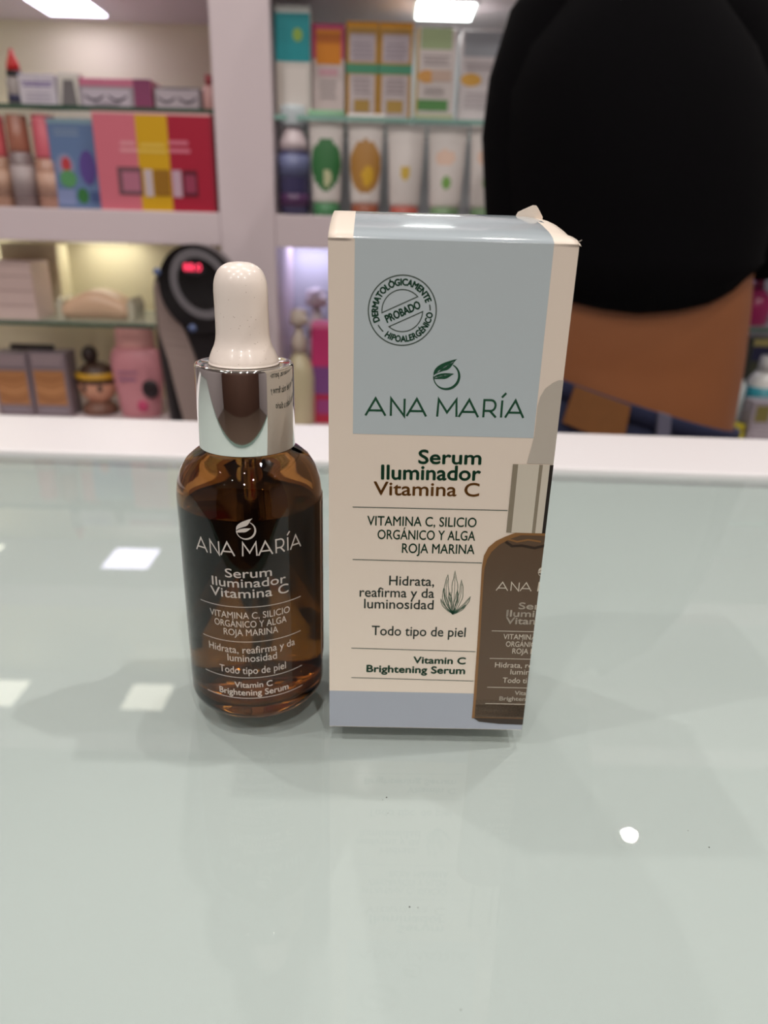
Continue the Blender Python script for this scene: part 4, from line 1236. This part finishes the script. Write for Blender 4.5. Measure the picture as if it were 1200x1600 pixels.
# arms: upper arms hang by the sides, forearms bent forward, hands meet in front of the body
ARMS = {}
for side, px in ((-1, ((925, -25), (864, 62), (835, 140), (821, 215), (820, 320), (823, 395))), (1, ((1065, -25), (1130, 62), (1160, 140), (1174, 215), (1178, 320), (1180, 395)))):
    P = [at(x, y, PY) for x, y in px]
    el_ = P[-1]
    hx_ = cxw + side * .045
    wr = Vector((hx_ + side * .035, PY + .105, el_.z + .045))
    P2 = P + [el_.lerp(wr, .25) + Vector((0, 0, -.006)), el_.lerp(wr, .6), wr]
    ARMS[side] = (P, P2, wr)
    b.tube(P2, [.030, .032, .030, .028, .026, .025, .024, .022, .017], SKIN, 16)
    # palm and five fingers, loosely curled
    d = Vector((-side, .18, .12)).normalized(); up = Vector((0, -.25, 1)).normalized()
    nrm = d.cross(up).normalized()
    b.tube([wr - d * .004, wr + d * .022, wr + d * .05], [.016, .021, .018], SKIN, 12)
    for k, (ln, off) in enumerate(((.048, .017), (.055, .006), (.051, -.005), (.040, -.016))):
        q = wr + d * .052 + up * off
        b.tube([q - d * .018, q, q + d * ln * .4 + nrm * side * .003, q + d * ln * .72 + nrm * side * .012, q + d * ln * .82 + nrm * side * .022], [.0075, .0078, .0072, .0066, .0055], SKIN, 8)
    q = wr + d * .016 + up * .016
    b.tube([q, q + up * .018 + d * .012, q + up * .028 + d * .03, q + up * .030 + d * .046], [.0095, .0092, .0082, .0065], SKIN, 8)
body = b.build('body', pn, fix=False)
rm = body.modifiers.new('r', 'REMESH'); rm.mode = 'VOXEL'; rm.voxel_size = .0042; rm.use_smooth_shade = True
sm = body.modifiers.new('s', 'SMOOTH'); sm.factor = .5; sm.iterations = 6
bpy.context.view_layer.update()
me = bpy.data.meshes.new_from_object(body.evaluated_get(bpy.context.evaluated_depsgraph_get()))
body.modifiers.clear(); old = body.data; body.data = me; bpy.data.meshes.remove(old)
me.name = 'body'
if not me.materials: me.materials.append(SKIN)
# hair
b = MB(); M_hair = mat('dark_hair', (22, 16, 14), .45)
b.lathe([(.071, -.01), (.074, .03), (.070, .068), (.052, .096), (.024, .11), (.001, .113)], (xc, PY + .006, HZ), M_hair, 28, 1, 1.2)
b.rings([ering(xc, PY - .05 + .012 * (1 - f), .06 * (1 - .35 * f), .022 * (1 - .3 * f), HZ + .03 - .15 * f, 24) for f in [i / 8 for i in range(9)]], M_hair)
b.build('hair', pn)

# black cropped top: body panel and two long sleeves
M_shirt = mat('black_knit', (7, 6, 8), 1.0, sheen=0.0, noise=.1, nscale=150, spec=.1)
b = MB()
hem = [(885, 472), (940, 484), (1000, 490), (1060, 484), (1110, 473), (1150, 455), (1176, 436)]
HP = [at(x, y, PY - .07) for x, y in hem]
def hemz(x, y):
    if x <= HP[0].x: return HP[0].z + (HP[0].x - x) * .25
    for p, q in zip(HP, HP[1:]):
        if x <= q.x: return p.z + (q.z - p.z) * (x - p.x) / (q.x - p.x)
    return HP[-1].z + (x - HP[-1].x) * .5
R = []
c_, h_, z_ = row(455, 796, 1168)
inner_ = ering(c_, PY, h_ - .004, .0725, 0, 56, 2.3, hemz)
outer_ = ering(c_, PY, h_, .0765, 0, 56, 2.3, hemz)
R = [inner_, outer_]
for py, xl, xr, hy in ((400, 793, 1176, .079), (330, 782, 1190, .083), (250, 776, 1196, .085), (160, 780, 1192, .083), (90, 806, 1165, .078), (30, 850, 1122, .070), (-20, 890, 1082, .060), (-48, 915, 1056, .053)):
    c_, h_, z_ = row(py, xl, xr)
    R.append(ering(c_, PY, h_, hy, z_, 56))
b.rings(R, M_shirt, cap0=False, cap1=False)
for side, (P, P2, wr) in ARMS.items():
    Q = P2[:-1] + [P2[-2].lerp(wr, .8)]
    b.tube(Q, [.036, .0385, .0365, .0345, .0325, .0315, .0305, .028, .024], M_shirt, 20)
b.build('black_top', pn, fix=False)

# jeans with a tilted waistband, leather patch and belt loop
M_jean = mat('navy_denim', (34, 40, 68), .8, noise=.25, nscale=220)
M_band = mat('denim_waistband', (44, 50, 80), .8, noise=.2, nscale=260)
A_, B_ = at(883, 597, PY - .07), at(1130, 675, PY - .07)
def wz(x): return A_.z + (B_.z - A_.z) * (x - A_.x) / (B_.x - A_.x)
b = MB()
c0, h0, _z = row(640, 792, 1136)
jr = []
for dz, gx, gy in ((0, 0, 0), (-.015, .001, .001), (-.03, .002, .0015), (-.05, .003, .002)):
    jr.append((dz, gx, gy))
R = [ering(c0, PY, h0 + .001 + gx, .0775 + gy, 0, 56, 2.3, lambda x, y, dz=dz: wz(x) + dz) for dz, gx, gy in jr]
R += [ering(hipx, PY, .139, .094, zh - .08, 56), ering(hipx, PY, .136, .090, zh - .115, 56), ering(hipx, PY, .128, .08, zh - .135, 56)]
b.rings(R, M_jean, cap0=False)
for sx in (-1, 1):
    lx = hipx + sx * .062
    b.tube([(lx, PY, zh - .10), (lx, PY, zh - .16), (lx + sx * .004, PY + .004, -.48), (lx + sx * .006, PY - .004, -.62), (lx + sx * .008, PY - .002, FLOOR + .11)], [.071, .072, .056, .054, .046], M_jean, 24)
jn = b.build('jeans', pn, fix=False)
def on_band(x, z, lift):
    u = max(-.97, min(.97, (x - c0) / (h0 + .004)))
    return Vector((x, PY - (.0800 + lift) * (1 - abs(u) ** 2.3) ** (1 / 2.3) - .0015, z))
b = MB()
W0 = []
for lift, top in ((.001, 0), (.001, -.013)):
    W0.append([p for p in ering(c0, PY, h0 + .0055, .0815, 0, 56, 2.3, lambda x, y, t=top: wz(x) + t + .0005)])
W1 = [ering(c0, PY, h0 + .0015, .0775, 0, 56, 2.3, lambda x, y, t=top: wz(x) + t + .0005) for top in (-.013, 0)]
b.rings(W0 + W1 + [W0[0]], M_band, cap0=False, cap1=False); b.build('waistband', jn)
def patch(pts, lift, M, name):
    C4 = [at(x, y, PY - .08) for x, y in pts]; b = MB(); n = 8; F, Bk = [], []
    for i in range(n + 1):
        for j in range(n + 1):
            p = C4[0].lerp(C4[1], i / n).lerp(C4[3].lerp(C4[2], i / n), j / n)
            F.append(on_band(p.x, p.z, lift)); Bk.append(on_band(p.x, p.z, lift) + Vector((0, .0035, 0)))
    m_ = n + 1; fs = []
    for i in range(n):
        for j in range(n):
            o = i * m_ + j; fs += [[o, o + m_, o + m_ + 1, o + 1]]; q = m_ * m_ + o; fs += [[q, q + 1, q + m_ + 1, q + m_]]
    ed = [i * m_ for i in range(n + 1)] + [n * m_ + j for j in range(1, n + 1)] + [i * m_ + n for i in range(n - 1, -1, -1)] + [j for j in range(n - 1, 0, -1)]
    for a, c in zip(ed, ed[1:] + ed[:1]): fs.append([a, c, m_ * m_ + c, m_ * m_ + a])
    b.add(F + Bk, fs, M); return b.build(name, jn)
patch([(902, 606), (983, 633), (971, 694), (884, 665)], .0035, mat('tan_leather_patch', (126, 80, 38), .6, noise=.1, nscale=120), 'leather_patch')
patch([(1026, 642), (1046, 648), (1044, 694), (1022, 690)], .0035, mat('belt_loop_denim', (96, 94, 112), .8), 'belt_loop')
